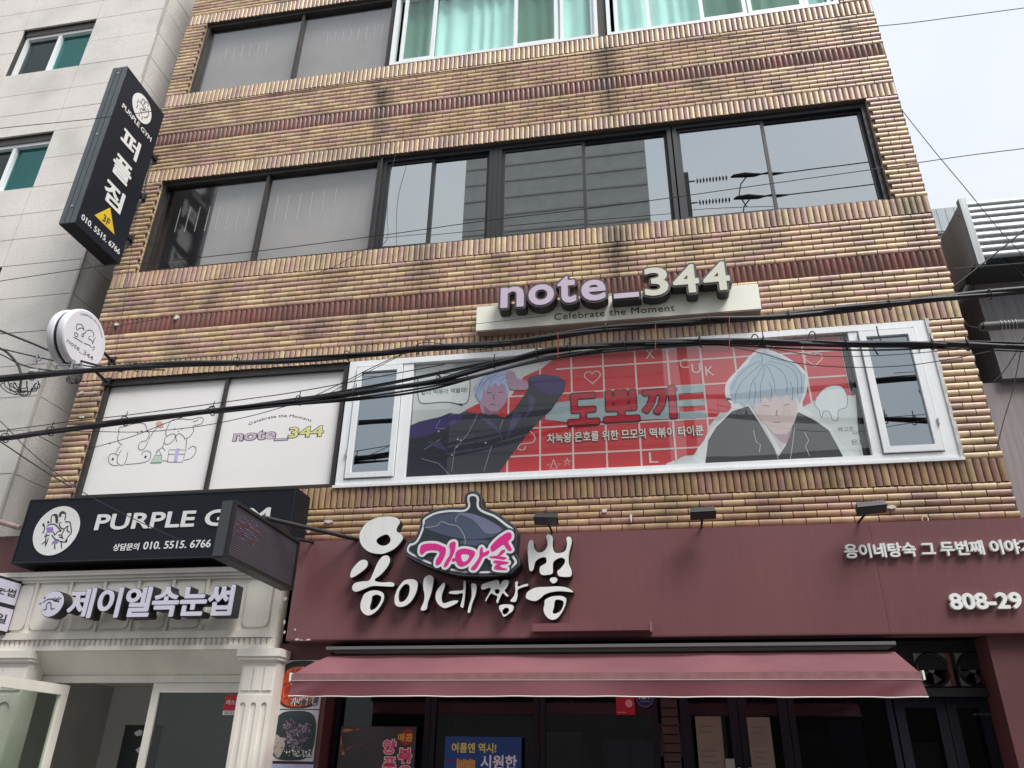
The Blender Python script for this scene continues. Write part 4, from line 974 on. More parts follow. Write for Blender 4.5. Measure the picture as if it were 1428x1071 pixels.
# ================================================================ LED display on an arm
Xe = -3.31
le = empty('led_display', (Xe, -1.0, 3.3), 'black projecting dot matrix display with some dots lit beside the black board', 'display')
ly0, ly1, lz0, lz1 = -1.654, -.401, 3.073, 3.545
MB().box(Xe-.11, Xe, ly0, ly1, lz0, lz1).build('case', mat('display_case', (.02, .021, .026, 1), .45, .1), le)
fr = MB(); t = .028
for a, b, c, d in ((ly0, ly1, lz0, lz0+t), (ly0, ly1, lz1-t, lz1), (ly0, ly0+t, lz0+t, lz1-t), (ly1-t, ly1, lz0+t, lz1-t)): fr.box(Xe+.001, Xe+.014, a, b, c, d)
fr.build('bezel', M_['black'], le)
MB().box(Xe-.10, Xe-.012, ly0-.012, ly0-.001, lz0+.01, lz1-.01).build('end_plate', mat('end_plate_grey', (.045, .048, .055, 1), .4), le)
dim = mat('led_dim', (.13, .115, .14, 1), .4); A = MB(); L_ = {0: MB(), 1: MB(), 2: MB()}
ny, nz_ = 66, 22
for i in range(ny):
    for j in range(nz_):
        y = ly0+.045+(ly1-ly0-.09)*i/(ny-1); z = lz0+.045+(lz1-lz0-.09)*j/(nz_-1)
        on = 2 < i < 26 and 8 < j < 20 and math.hypot((i-14)/12, (j-14)/6.5) < 1 and random.random() < .62
        tgt = A if not on else L_[0 if (j*7+i//5) % 3 == 0 or j in (15, 10) else 1 if (i//3+j) % 3 else 2]
        tgt.box(Xe+.0005, Xe+.004, y-.0042, y+.0042, z-.0042, z+.0042)
tag(A.build('led_dots', dim, le), kind='stuff')
for k, c in enumerate((S(120, 50, 50), S(95, 108, 140), S(125, 118, 145))): tag(L_[k].build('lit_dots', mat('led_lit%d' % k, c, .4, 0, emit=.15), le), kind='stuff')
b = MB(); b.tube([(Xe-.05, -1.08, lz1+.03), (-2.79, -.18, 3.598)], .020, 6); b.build('arm', M_['black'], le)
b = MB(); b.tube([(Xe-.05, -.62, lz1-.02), (-3.255, -.19, 3.584)], .014, 6); b.build('arm', M_['black'], le)
b = MB(); b.add([(Xe-.05, -1.08, lz1+.02), (Xe-.05, -.45, lz1+.02), (Xe-.05, -.72, lz1+.10), (Xe-.04, -1.08, lz1+.02), (Xe-.04, -.45, lz1+.02), (Xe-.04, -.72, lz1+.10)], [(0, 1, 2), (3, 5, 4), (0, 3, 4, 1), (1, 4, 5, 2), (2, 5, 3, 0)]); b.build('gusset', M_['black'], le)

# ================================================================ cream shop front
cs = empty('cream_shop_front', (-5.2, 0, 0), 'cream classical shop front with panelled frieze, fluted right pilaster and ribbed moulding', 'shop front')
cr_ = M_['cream']; CX0, CX1 = -7.1, -3.53
zT = 3.347; zA = 3.232; zB = 3.182; zC = 2.754; zD = 2.7; zE = 2.621; zF = 2.581
e_ = MB()
e_.box(CX0, CX1, -.20, .0, zC, zT-.10); e_.box(CX0, CX1, -.27, -.0, zT-.045, zT); e_.box(CX0, CX1, -.245, .0, zT-.075, zT-.046); e_.box(CX0, CX1, -.225, .0, zT-.10, zT-.076)
e_.box(CX0, CX1, -.235, .0, zD-.012, zC-.001); e_.box(CX0, CX1, -.205, 0, zE, zD-.013); e_.box(CX0, CX1, -.24, 0, zF, zE-.001)
e_.build('entablature', cr_, cs)
d_ = MB(); n = 64; w_ = (CX1-CX0)/n
for k in range(n):
    x = CX0+w_*k
    MBv, MBf, _, cap = tile_v(x+.004, x+w_-.004, zE+.003, zD-.016, -.217, 5, .014); d_.add(MBv, MBf, True); d_.add(MBv, cap)
tag(d_.build('ribbed_moulding', cr_, cs), kind='stuff')
fz0, fz1 = zC+.03, zT-.125
def panel_box(x0, x1, z0, z1, name='panel', y=-.20, d=.018, par=cs, c=.05):
    L = [(x0+c, z0), (x1-c, z0), (x1-c*.3, z0+c*.3), (x1, z0+c), (x1, z1-c), (x1-c*.3, z1-c*.3), (x1-c, z1), (x0+c, z1), (x0+c*.3, z1-c*.3), (x0, z1-c), (x0, z0+c), (x0+c*.3, z0+c*.3)]
    return MB().prism([L], y-d, y-.0005).build(name, cr_, par)

px_ = [-6.95, -6.56, -6.17, -5.78, -5.40, -5.02, -4.64, -4.27]
for k in range(len(px_)-1):
    panel_box(px_[k]+.02, px_[k+1]-.045, fz0, fz1); MB().box(px_[k+1]-.03, px_[k+1]-.002, -.222, -.2005, zC, zT-.102).build('rib', cr_, cs)
panel_box(-3.859, -3.601, fz0, fz1); MB().box(-3.571, -3.535, -.222, -.2005, zC, zT-.102).build('rib', cr_, cs)
# sloping head of the recess and door frames
dz1, dz0 = 2.376, 2.311
px1 = -3.88
s_ = MB(); s_.add([(CX0, -.2, zF-.001), (px1+.1, -.2, zF-.001), (px1+.1, .0, dz1), (CX0, 0, dz1), (CX0, .06, zF), (px1+.1, .06, zF)], [(0, 3, 2, 1), (0, 1, 5, 4)]); s_.box(CX0, px1+.1, -.012, .05, dz0, dz1-.001); s_.build('door_head', cr_, cs)
def pilaster(x0, x1, nm, fl):
    p = MB(); p.box(x0-.05, x1+.03, -.285, -.02, zF-.07, zF-.002).box(x0-.035, x1+.02, -.27, -.02, zF-.10, zF-.071).box(x0-.01, x1+.005, -.25, -.02, zF-.115, zF-.101).box(x0, x1, -.235, -.02, 0.13, zF-.116)
    P = p.build(nm, cr_, cs); w_ = (x1-x0-.03)/fl
    for k in range(fl):
        xa = x0+.02+w_*k
        MB().box(xa+.006, xa+w_-.012, -.247, -.2355, zF-.36, zF-.16).build('small_panel', cr_, P)
    sl_ = []
    for k in range(fl):
        xc = x0+.02+w_*(k+.5)-.003; r_ = w_*.27; sl_.append([(xc+r_*math.cos(math.pi*i/8), zF-.46-r_+r_*math.sin(math.pi*i/8)) for i in range(9)]+[(xc-r_, .30), (xc+r_, .30)])
    MB().prism([[(x0+.004, .16), (x1-.004, .16), (x1-.004, zF-.40), (x0+.004, zF-.40)]]+sl_, -.250, -.2352).build('fluted_facing', cr_, P)
pilaster(-3.772, -3.431, 'pilaster', 3)
pilaster(-7.05, -6.011, 'pilaster', 4)
# glazed doors
fix = empty('window', -Vector(cs.location)); fix.parent = cs; fix['label'] = 'cream framed fixed glass leaf at the right of the doorway'
fx0 = -4.793; MB().frame(fx0, px1+.12, .15, dz0-.003, 0, .05, .075, .1, .085).build('frame', cr_, fix)
pane(fix, fx0+.073, px1+.047, .24, dz0-.086, .02, glass('door_glass', (.5, .53, .51, 1), .035, wav=.05))
dl_ = empty('door', Vector((-5.64, -.04, 0))-Vector(cs.location)); dl_.parent = cs; dl_['label'] = 'cream framed glass door swung open at the left of the doorway'
q = MB(); dzt = 2.28; hx = -5.663
q.box(hx-.03, hx+.015, -1.0, -.05, dzt-.09, dzt); q.box(hx-.03, hx+.015, -.14, -.05, .2, dzt-.091); q.box(hx-.03, hx+.015, -1.0, -.91, .2, dzt-.091); q.box(hx-.03, hx+.015, -1.0, -.05, .15, .199); q.build('frame', cr_, dl_)
MB().box(hx-.012, hx-.006, -.912, -.138, .198, dzt-.088).build('pane', glass('door_leaf_glass', (.78, .84, .79, 1), .10, wav=.05), dl_)
rm = MB(); rm.box(CX0, -3.6, 1.9, 1.95, 0, 2.6); rm.box(CX0, CX0+.02, .36, 1.9, 0, 2.6); rm.box(CX0, -3.6, .06, 1.9, .131, .14); rm.box(-3.62, -3.6, .36, 1.9, 0, 2.6); rm.box(CX0, -3.6, .07, 1.9, 2.45, 2.5); rm.build('interior', mat('lobby_grey', (.88, .87, .86, 1), .8, .08, 1), cs)
ps = MB().box(-5.62, -5.2, .9, .93, .9, 1.98).build('poster', mat('black_poster', (.02, .022, .025, 1), .4)); tag(ps, 'black notice board with pale drop shapes inside the left doorway', 'board')
for (x, z) in ((-5.38, 1.74), (-5.44, 1.90)): MB().prism([[(x-.06, z), (x-.02, z-.03), (x+.03, z-.02), (x+.04, z+.02), (x, z+.035), (x-.04, z+.015)]], .895, .8995, True).build('drop_shape', lw, ps)
ws = MB(); ws.box(CX0, -3.5, .0, .03, 0, 0.14); ws.build('threshold', cr_, cs)
MB().box(-6.022-.012, -6.022, -.11, -.1, .2, 2.577).build('dark_edge_line', M_['black'], cs)  # thin black strip along the pilaster's inner edge
st = MB().box(-4.018, -3.881, -.006, -.001, 2.065, 2.199).build('sticker', col('sticker_red', 185, 22, 45)); tag(st, 'red and white security sticker on the cream framed glass', 'sticker')
MB().box(-4.018, -3.881, -.006, -.001, 2.028, 2.065-.001).build('white_strip', lw, st)
ftext('에스원', -4, 2.115, -3.87, 2.158, -.0075, lw, st, split=False, name='writing', bold=.01); ftext('SECOM', -4.004, 2.034, -3.874, 2.059, -.0075, M_['ink'], st, split=False, name='writing', bold=.01)
rc = MB().box(CX0-.2, -6.42, -.05, .0, zT+.004, 3.804).build('side_board', M_['maroon_dk']); tag(rc, 'dark red board at the left edge behind the black sign', 'board')

# raised Korean letters and round lash logo on the frieze
js = empty('shop_sign', (-4.724, -.40, 2.925), 'raised lavender Korean letters with black returns and a round eyelash logo on the cream frieze', 'sign')
lav = mat('lavender_acrylic', (.62, .60, .72, 1), .35, .03)
def deep(s, x0, x1, z0, z1, y=-.42, dp=.13):
    A0 = gtext(s, x0-.006, z0-.006, x1+.006, z1+.006, y+.008, side, js, .016, dp)
    for L0, gl in zip(A0, glyphs(s, x1-x0, z1-z0, .009)):
        mb = MB()
        for grp in gl: mb.prism([[(x0+p[0], z0+p[1]) for p in L] for L in grp], y, y+.007)
        mb.build('face', lav, L0)
zb3 = 2.851; zt3 = 3.138
deep('제이엘', -5.611, -4.726, zb3, zt3); deep('속눈썹', -4.711, -3.876, zb3, zt3)
cx, cz = -5.794, 2.993; r_ = .128
lg = MB().prism([[(cx+r_*math.cos(t*math.pi/20), cz+r_*math.sin(t*math.pi/20)) for t in range(40)]], -.41, -.29).build('logo', side, js)
MB().prism([[(cx+r_*.95*math.cos(t*math.pi/20), cz+r_*.95*math.sin(t*math.pi/20)) for t in range(40)]], -.418, -.411).build('face', lav, lg)
A = MB()
for pts in ([(-5.898, 3.005), (-5.862, 3.032), (-5.811, 3.039), (-5.76, 3.018), (-5.714, 3.014)], [(-5.77, 3.022), (-5.729, 3.033), (-5.704, 3.05)], [(-5.78, 3.026), (-5.75, 3.041), (-5.729, 3.06)], [(-5.801, 3.035), (-5.771, 3.053)], [(-5.867, 2.937), (-5.838, 2.944), (-5.848, 2.974), (-5.842, 2.997), (-5.828, 3.008), (-5.804, 2.996), (-5.792, 2.965), (-5.78, 2.943), (-5.747, 2.951)]): ribbon(A, smooth(pts, 4, False), .005, -.4195)
for pts in ([(-5.9, 3.053), (-5.882, 3.052)], [(-5.932, 2.996), (-5.912, 2.996)]): ribbon(A, pts, .008, -.4195)
A.build('line_art', M_['ink'], js)

# small double blade sign at the left edge
sb = empty('blade_sign', (-6.373, -.5, 3.0), 'small lavender two panel projecting sign with black frame at the left edge', 'sign')
MB().box(-6.45, -6.375, -1.25, -.20, 2.738, 3.26).build('frame', M_['black'], sb)
zm = 3.0
MB().box(-6.374, -6.368, -1.22, -.235, zm+.02, 3.235).build('panel', lav, sb); MB().box(-6.374, -6.368, -1.22, -.235, 2.765, zm-.02).build('panel', lav, sb)
side_text('제이엘속눈썹', -1.10, zm+.09, -.27, zm+.17, -6.3665, M_['ink'], sb, split=False, name='writing', bold=.02)
side_text('1일', -.50, 2.83, -.29, 2.92, -6.3665, M_['ink'], sb, split=False, name='writing', bold=.02)
q = MB()
for z in (2.76, 2.98, 3.20): q.box(-6.44, -6.40, -.199, -.05, z, z+.035)
q.box(-6.44, -6.40, -.045, -.002, 2.70, 3.28); q.build('bracket', M_['black'], sb)

# ================================================================ red fascia
Yf = -.20
fx0, fz0_, fz1_ = -3.40, 2.655, 3.596
fa = empty('shop_fascia', (1.0, Yf, 2.66), 'long plain maroon fascia board over the dark restaurant front', 'fascia')
for a_, b_ in ((fx0, -.752), (-.75, 1.898), (1.90, 4.548), (4.55, 6.2)): MB().box(a_, b_, Yf, .0, fz0_, fz1_).build('board', M_['maroon'], fa)
MB().box(fx0, 6.2, Yf-.004, Yf-.0005, fz0_, fz0_+.012).build('bottom_trim', M_['maroon_dk'], fa)
hx0, hx1 = -1.061, -0.045
MB().box(hx0, hx1, -.31, Yf-.001, 2.695, 2.761).build('ledge_box', M_['maroon'], fa)
MB().box(hx1+.001, hx1+.02, -.315, Yf-.001, 2.683, 2.767).build('end_cap', mat('ledge_end', (.26, .13, .13, 1), .5), fa)
peel = mat('peeled_primer', (.6, .55, .53, 1), .8)
for (a, b, w_, h_) in ((398,835,3,4),(397,868,2,4),(397,882,2,3),(412,878,2,2),(421,894,8,3),(415,892,5,2),(430,893,5,2),(431,741,3,5)):
    x, z = SXV(a, b, -.2), SZV(a, b, -.2); k = .0065; pts = [(x+w_*k*random.uniform(.5, 1.1)*math.cos(t*math.pi/4), max(fz0_+.001, z+h_*k*random.uniform(.5, 1.1)*math.sin(t*math.pi/4))) for t in range(8)]
    MB().prism([pts], Yf-.0065, Yf-.0045, True).build('paint_chip', peel, fa)

# brush letters
bs = empty('shop_sign', (-2.0, -.30, 3.1), 'large white brush style Korean letters with black returns on the maroon fascia', 'sign')
Yk = -.30
def brush(outer, holes=(), par=None):
    Ls = [smooth(outer, 4)] + [smooth(h, 4) for h in holes]
    L0 = MB().prism(Ls, Yk+.006, Yf-.0005).build('letter', side, bs)
    return MB().prism([grow_poly(Ls[0], -.004)]+[grow_poly(h, .004) for h in Ls[1:]], Yk, Yk+.0055).build('face', M_['letter_white'], L0)
def grow_poly(L, d):
    a = area(L); s = 1 if a > 0 else -1; n = len(L); o = []
    for i in range(n):
        p, q = L[i-1], L[(i+1) % n]; dx, dz = q[0]-p[0], q[1]-p[1]; m = math.hypot(dx, dz) or 1
        o.append((L[i][0]+s*d*dz/m, L[i][1]-s*d*dx/m))
    return o
brush([(-2.747, 3.59), (-2.74, 3.655), (-2.687, 3.733), (-2.597, 3.777), (-2.503, 3.789), (-2.421, 3.783), (-2.365, 3.759), (-2.346, 3.721), (-2.371, 3.669), (-2.371, 3.636), (-2.333, 3.615), (-2.303, 3.575), (-2.319, 3.531), (-2.368, 3.474), (-2.43, 3.438), (-2.508, 3.417), (-2.602, 3.43), (-2.672, 3.464), (-2.726, 3.524)], [[(-2.565, 3.555), (-2.537, 3.583), (-2.47, 3.604), (-2.432, 3.56), (-2.445, 3.522), (-2.483, 3.503), (-2.53, 3.511), (-2.559, 3.534)]])
brush([(-2.799, 3.226), (-2.786, 3.282), (-2.739, 3.344), (-2.696, 3.372), (-2.649, 3.367), (-2.629, 3.329), (-2.647, 3.285), (-2.708, 3.236), (-2.763, 3.204), (-2.79, 3.204)])
brush([(-2.487, 3.403), (-2.441, 3.406), (-2.413, 3.361), (-2.431, 3.298), (-2.489, 3.225), (-2.547, 3.176), (-2.47, 3.156), (-2.392, 3.158), (-2.354, 3.141), (-2.355, 3.113), (-2.394, 3.109), (-2.479, 3.115), (-2.57, 3.117), (-2.658, 3.086), (-2.722, 3.069), (-2.759, 3.088), (-2.765, 3.125), (-2.738, 3.158), (-2.667, 3.17), (-2.605, 3.177), (-2.576, 3.239), (-2.54, 3.339), (-2.511, 3.383)])
brush([(-2.635, 3.055), (-2.579, 3.081), (-2.515, 3.083), (-2.454, 3.057), (-2.44, 3.002), (-2.462, 2.942), (-2.508, 2.883), (-2.569, 2.852), (-2.622, 2.867), (-2.659, 2.91), (-2.668, 2.958), (-2.657, 3.012)], [[(-2.554, 3.023), (-2.517, 3.038), (-2.476, 3.021), (-2.478, 2.979), (-2.512, 2.925), (-2.555, 2.906), (-2.567, 2.932), (-2.557, 2.986)]])
brush([(-2.316, 3.103), (-2.269, 3.164), (-2.206, 3.181), (-2.147, 3.167), (-2.125, 3.124), (-2.138, 3.045), (-2.177, 2.973), (-2.231, 2.932), (-2.294, 2.924), (-2.335, 2.952), (-2.344, 3.013), (-2.332, 3.067)], [[(-2.285, 3.09), (-2.247, 3.129), (-2.21, 3.113), (-2.209, 3.046), (-2.242, 2.987), (-2.286, 2.975), (-2.299, 3.012), (-2.299, 3.054)]])
brush([(-2.077, 3.172), (-2.054, 3.205), (-2.016, 3.213), (-1.98, 3.188), (-1.979, 3.127), (-1.992, 3.042), (-2.018, 2.959), (-2.025, 2.905), (-2.051, 2.888), (-2.083, 2.891), (-2.085, 2.918), (-2.063, 2.971), (-2.061, 3.031), (-2.079, 3.104)])
brush([(-1.954, 3.041), (-1.932, 3.089), (-1.89, 3.137), (-1.867, 3.134), (-1.869, 3.094), (-1.89, 3.028), (-1.887, 2.974), (-1.867, 2.956), (-1.806, 2.973), (-1.75, 2.98), (-1.733, 2.965), (-1.754, 2.944), (-1.815, 2.916), (-1.864, 2.906), (-1.916, 2.933), (-1.95, 2.981)])
brush([(-1.694, 3.154), (-1.674, 3.146), (-1.67, 3.093), (-1.676, 2.978), (-1.686, 2.908), (-1.708, 2.911), (-1.718, 2.927), (-1.706, 2.979), (-1.702, 3.034), (-1.753, 3.027), (-1.819, 3.034), (-1.832, 3.048), (-1.81, 3.062), (-1.755, 3.066), (-1.7, 3.071), (-1.7, 3.123)])
brush([(-1.627, 3.111), (-1.613, 3.128), (-1.577, 3.12), (-1.568, 3.081), (-1.578, 3.014), (-1.605, 2.939), (-1.619, 2.869), (-1.636, 2.86), (-1.649, 2.874), (-1.639, 2.93), (-1.62, 2.996), (-1.62, 3.054)])
brush([(-1.532, 3.1), (-1.508, 3.123), (-1.395, 3.154), (-1.365, 3.144), (-1.354, 3.11), (-1.34, 3.139), (-1.301, 3.152), (-1.274, 3.142), (-1.278, 3.104), (-1.299, 3.066), (-1.308, 3.052), (-1.276, 3.013), (-1.278, 2.997), (-1.303, 3.004), (-1.327, 3.027), (-1.351, 2.986), (-1.37, 2.94), (-1.384, 2.947), (-1.39, 2.964), (-1.381, 3.001), (-1.411, 3.016), (-1.436, 3.026), (-1.459, 2.993), (-1.478, 2.96), (-1.49, 2.965), (-1.484, 2.989), (-1.451, 3.05), (-1.447, 3.079), (-1.511, 3.063), (-1.531, 3.076)], [[(-1.399, 3.059), (-1.375, 3.064), (-1.361, 3.053), (-1.371, 3.031), (-1.391, 3.034)]])
brush([(-1.221, 3.122), (-1.202, 3.138), (-1.187, 3.126), (-1.19, 3.092), (-1.143, 3.106), (-1.104, 3.114), (-1.094, 3.1), (-1.104, 3.086), (-1.152, 3.074), (-1.189, 3.054), (-1.19, 3.007), (-1.204, 2.956), (-1.229, 2.948), (-1.258, 2.956), (-1.258, 2.971), (-1.229, 3.008), (-1.218, 3.055)])
brush([(-1.364, 2.907), (-1.35, 2.93), (-1.296, 2.936), (-1.238, 2.928), (-1.223, 2.904), (-1.237, 2.868), (-1.27, 2.845), (-1.294, 2.827), (-1.321, 2.824), (-1.338, 2.855), (-1.355, 2.879)], [[(-1.324, 2.878), (-1.3, 2.899), (-1.274, 2.891), (-1.28, 2.864), (-1.304, 2.848), (-1.321, 2.855)]])
brush([(-1.108, 3.441), (-1.096, 3.495), (-1.072, 3.515), (-1.047, 3.494), (-1.041, 3.439), (-1.012, 3.398), (-0.967, 3.399), (-0.932, 3.436), (-0.925, 3.485), (-0.937, 3.535), (-0.922, 3.557), (-0.897, 3.559), (-0.868, 3.523), (-0.87, 3.444), (-0.849, 3.389), (-0.79, 3.387), (-0.756, 3.411), (-0.745, 3.469), (-0.751, 3.514), (-0.729, 3.534), (-0.7, 3.518), (-0.696, 3.468), (-0.722, 3.37), (-0.724, 3.283), (-0.701, 3.224), (-0.702, 3.177), (-0.726, 3.16), (-0.793, 3.162), (-0.827, 3.175), (-0.836, 3.218), (-0.812, 3.237), (-0.772, 3.284), (-0.767, 3.318), (-0.791, 3.333), (-0.83, 3.324), (-0.865, 3.296), (-0.87, 3.248), (-0.87, 3.209), (-0.89, 3.186), (-0.968, 3.181), (-0.997, 3.212), (-0.992, 3.261), (-0.958, 3.284), (-0.936, 3.298), (-0.936, 3.332), (-0.957, 3.343), (-1.002, 3.329), (-1.031, 3.301), (-1.046, 3.243), (-1.065, 3.219), (-1.09, 3.234), (-1.103, 3.332)])
brush([(-0.905, 3.143), (-0.89, 3.162), (-0.851, 3.164), (-0.83, 3.146), (-0.84, 3.118), (-0.871, 3.104), (-0.895, 3.119)])
brush([(-1.122, 3.001), (-1.103, 3.043), (-1.026, 3.079), (-0.929, 3.082), (-0.833, 3.085), (-0.756, 3.074), (-0.699, 3.044), (-0.695, 3.023), (-0.728, 3.026), (-0.814, 3.035), (-0.891, 3.027), (-0.949, 3.007), (-0.987, 2.975), (-1.026, 2.954), (-1.074, 2.958), (-1.113, 2.977)])
brush([(-0.949, 2.965), (-0.901, 2.992), (-0.853, 3), (-0.796, 2.999), (-0.755, 2.975), (-0.759, 2.924), (-0.783, 2.869), (-0.826, 2.811), (-0.869, 2.789), (-0.912, 2.798), (-0.949, 2.835), (-0.963, 2.882), (-0.954, 2.928)], [[(-0.853, 2.954), (-0.82, 2.96), (-0.787, 2.948), (-0.787, 2.916), (-0.811, 2.87), (-0.854, 2.848), (-0.875, 2.857), (-0.863, 2.898)]])

# cauldron emblem with pink letters
ck = empty('emblem_sign', (-2.05, -.36, 3.5), 'cauldron shaped black and white emblem with pink Korean letters above the brush letters', 'sign')
O_ = smooth([(-2.268, 3.436), (-2.258, 3.478), (-2.227, 3.52), (-2.175, 3.536), (-2.131, 3.656), (-2.131, 3.726), (-2.077, 3.777), (-1.982, 3.818), (-1.841, 3.835), (-1.704, 3.832), (-1.707, 3.887), (-1.701, 3.95), (-1.662, 3.98), (-1.6, 3.982), (-1.555, 3.953), (-1.532, 3.907), (-1.531, 3.836), (-1.472, 3.798), (-1.384, 3.76), (-1.279, 3.678), (-1.21, 3.624), (-1.188, 3.563), (-1.196, 3.479), (-1.199, 3.379), (-1.165, 3.32), (-1.16, 3.271), (-1.197, 3.231), (-1.254, 3.184), (-1.336, 3.173), (-1.453, 3.168), (-1.586, 3.171), (-1.722, 3.183), (-1.894, 3.224), (-2.061, 3.286), (-2.187, 3.348), (-2.252, 3.392)], 4)
navy = mat('emblem_navy', (.030, .038, .052, 1), .35); ewh = mat('emblem_white', (.72, .73, .74, 1), .35, .02)
MB().prism([O_], -.36, Yf-.0005).build('body', mat('emblem_edge', (.02, .02, .024, 1), .4), ck)
MB().prism(grow([O_], -.006)[:1], -.363, -.3605).build('silver_edge', M_['alu'], ck)
MB().prism(grow([O_], -.010)[:1], -.366, -.3635).build('navy_field', navy, ck)
W = grow([O_], -.030)[:1]; MB().prism(W, -.369, -.3665).build('white_ring', ewh, ck)
MB().prism(grow([O_], -.052)[:1], -.372, -.3695).build('cauldron', navy, ck)
bl1 = mat('emblem_slate', (.075, .095, .15, 1), .35); bl2 = mat('emblem_mist', (.17, .18, .28, 1), .35)
MB().prism([smooth([(-2.081, 3.678), (-2.019, 3.741), (-1.888, 3.763), (-1.66, 3.767), (-1.466, 3.694), (-1.323, 3.597), (-1.394, 3.542), (-1.487, 3.518), (-1.683, 3.515), (-1.903, 3.567), (-2.069, 3.633)], 4)], -.374, -.3725).build('glaze', bl1, ck)
MB().prism([smooth([(-1.747, 3.76), (-1.642, 3.761), (-1.466, 3.688), (-1.34, 3.6), (-1.386, 3.56), (-1.488, 3.566), (-1.551, 3.633), (-1.622, 3.7)], 4)], -.3755, -.3745).build('highlight', bl2, ck)
MB().prism([smooth([(-1.734, 3.502), (-1.632, 3.507), (-1.461, 3.497), (-1.485, 3.452), (-1.63, 3.456), (-1.716, 3.471)], 4)], -.374, -.3725).build('highlight', bl1, ck)
A = MB()
for pts in ([(-2.068, 3.642), (-2.011, 3.643), (-1.95, 3.658), (-1.917, 3.692), (-1.845, 3.663), (-1.762, 3.643), (-1.711, 3.585), (-1.682, 3.524), (-1.679, 3.456), (-1.685, 3.389)], [(-1.777, 3.682), (-1.774, 3.726), (-1.737, 3.76)]): ribbon(A, smooth(pts, 3, False), .0022, -.3762)
A.build('crack', mat('crack_white', (.55, .55, .58, 1), .5), ck)
pink = mat('emblem_pink', S(214, 46, 140), .35, .02)
PK = [([[(-2.105, 3.434), (-2.094, 3.468), (-2.043, 3.483), (-1.956, 3.48), (-1.894, 3.457), (-1.858, 3.435), (-1.859, 3.376), (-1.893, 3.302), (-1.926, 3.279), (-1.943, 3.287), (-1.942, 3.328), (-1.915, 3.378), (-1.925, 3.412), (-1.995, 3.422), (-2.046, 3.411), (-2.079, 3.382), (-2.102, 3.4)]]),
 ([[(-1.825, 3.459), (-1.813, 3.485), (-1.783, 3.494), (-1.765, 3.475), (-1.77, 3.407), (-1.797, 3.341), (-1.832, 3.275), (-1.856, 3.259), (-1.867, 3.272), (-1.851, 3.317), (-1.82, 3.367), (-1.814, 3.417)]]), ([[(-1.796, 3.324), (-1.784, 3.341), (-1.762, 3.336), (-1.757, 3.319), (-1.774, 3.309), (-1.791, 3.314)]]),
 ([[(-1.761, 3.39), (-1.736, 3.415), (-1.694, 3.426), (-1.643, 3.42), (-1.591, 3.402), (-1.577, 3.376), (-1.597, 3.335), (-1.637, 3.287), (-1.687, 3.263), (-1.73, 3.273), (-1.758, 3.323), (-1.764, 3.365)], [(-1.705, 3.372), (-1.658, 3.375), (-1.632, 3.361), (-1.647, 3.32), (-1.68, 3.304), (-1.703, 3.33)]]),
 ([[(-1.524, 3.433), (-1.507, 3.424), (-1.501, 3.383), (-1.456, 3.402), (-1.442, 3.385), (-1.463, 3.361), (-1.504, 3.341), (-1.528, 3.292), (-1.568, 3.232), (-1.601, 3.228), (-1.61, 3.245), (-1.57, 3.293), (-1.538, 3.35), (-1.536, 3.4)]]),
 ([[(-1.435, 3.414), (-1.427, 3.447), (-1.374, 3.504), (-1.316, 3.545), (-1.274, 3.565), (-1.244, 3.551), (-1.243, 3.509), (-1.272, 3.476), (-1.246, 3.425), (-1.237, 3.4), (-1.258, 3.392), (-1.288, 3.418), (-1.314, 3.452), (-1.355, 3.428), (-1.413, 3.39)]]),
 ([[(-1.313, 3.406), (-1.296, 3.393), (-1.328, 3.361), (-1.345, 3.345), (-1.294, 3.335), (-1.286, 3.323), (-1.311, 3.315), (-1.369, 3.325), (-1.433, 3.335), (-1.437, 3.347), (-1.395, 3.35), (-1.362, 3.358), (-1.342, 3.39)]]),
 ([[(-1.402, 3.305), (-1.369, 3.308), (-1.277, 3.292), (-1.273, 3.277), (-1.326, 3.27), (-1.343, 3.256), (-1.309, 3.237), (-1.28, 3.232), (-1.292, 3.22), (-1.367, 3.226), (-1.396, 3.235), (-1.385, 3.264), (-1.368, 3.28), (-1.402, 3.289)]])]
union = []
PS = [[smooth(l, 3) for l in ls] for ls in PK]
allp = [ls[0] for ls in PS]
WB = grow(allp, .024, 220)
def parent_loops(Ls):
    outs = [L for L in Ls if area(L)*area(Ls[0]) > 0]; hs = [L for L in Ls if area(L)*area(Ls[0]) < 0]; return outs, hs
outs, hs = parent_loops(WB)
DB = grow(allp, .040, 200); MB().prism([max(DB, key=lambda L: abs(area(L)))], -.3785, -.3725).build('letter_backing', navy, ck)
for L in outs: MB().prism([L], -.3815, -.379).build('white_outline', ewh, ck)
for ls in PS: MB().prism(ls, -.384, -.3818).build('pink_letter', pink, ck)

# right side lettering
rs2 = empty('shop_sign', (2.6, Yf, 3.2), 'small raised white Korean lettering and phone number at the right of the maroon fascia', 'sign')
x0 = 1.649; x1 = 3.136; z0 = 3.279; z1 = 3.403
gtext('용이네탕숙 그 두번째 이야기', x0, z0, x1, z1, -.24, M_['letter_white'], rs2, .0032, .035)
x0 = 2.394; x1 = 2.936; z0 = 2.837; z1 = 2.969
gtext('808-29', x0, z0, x1, z1, -.24, M_['letter_white'], rs2, .0055, .035)
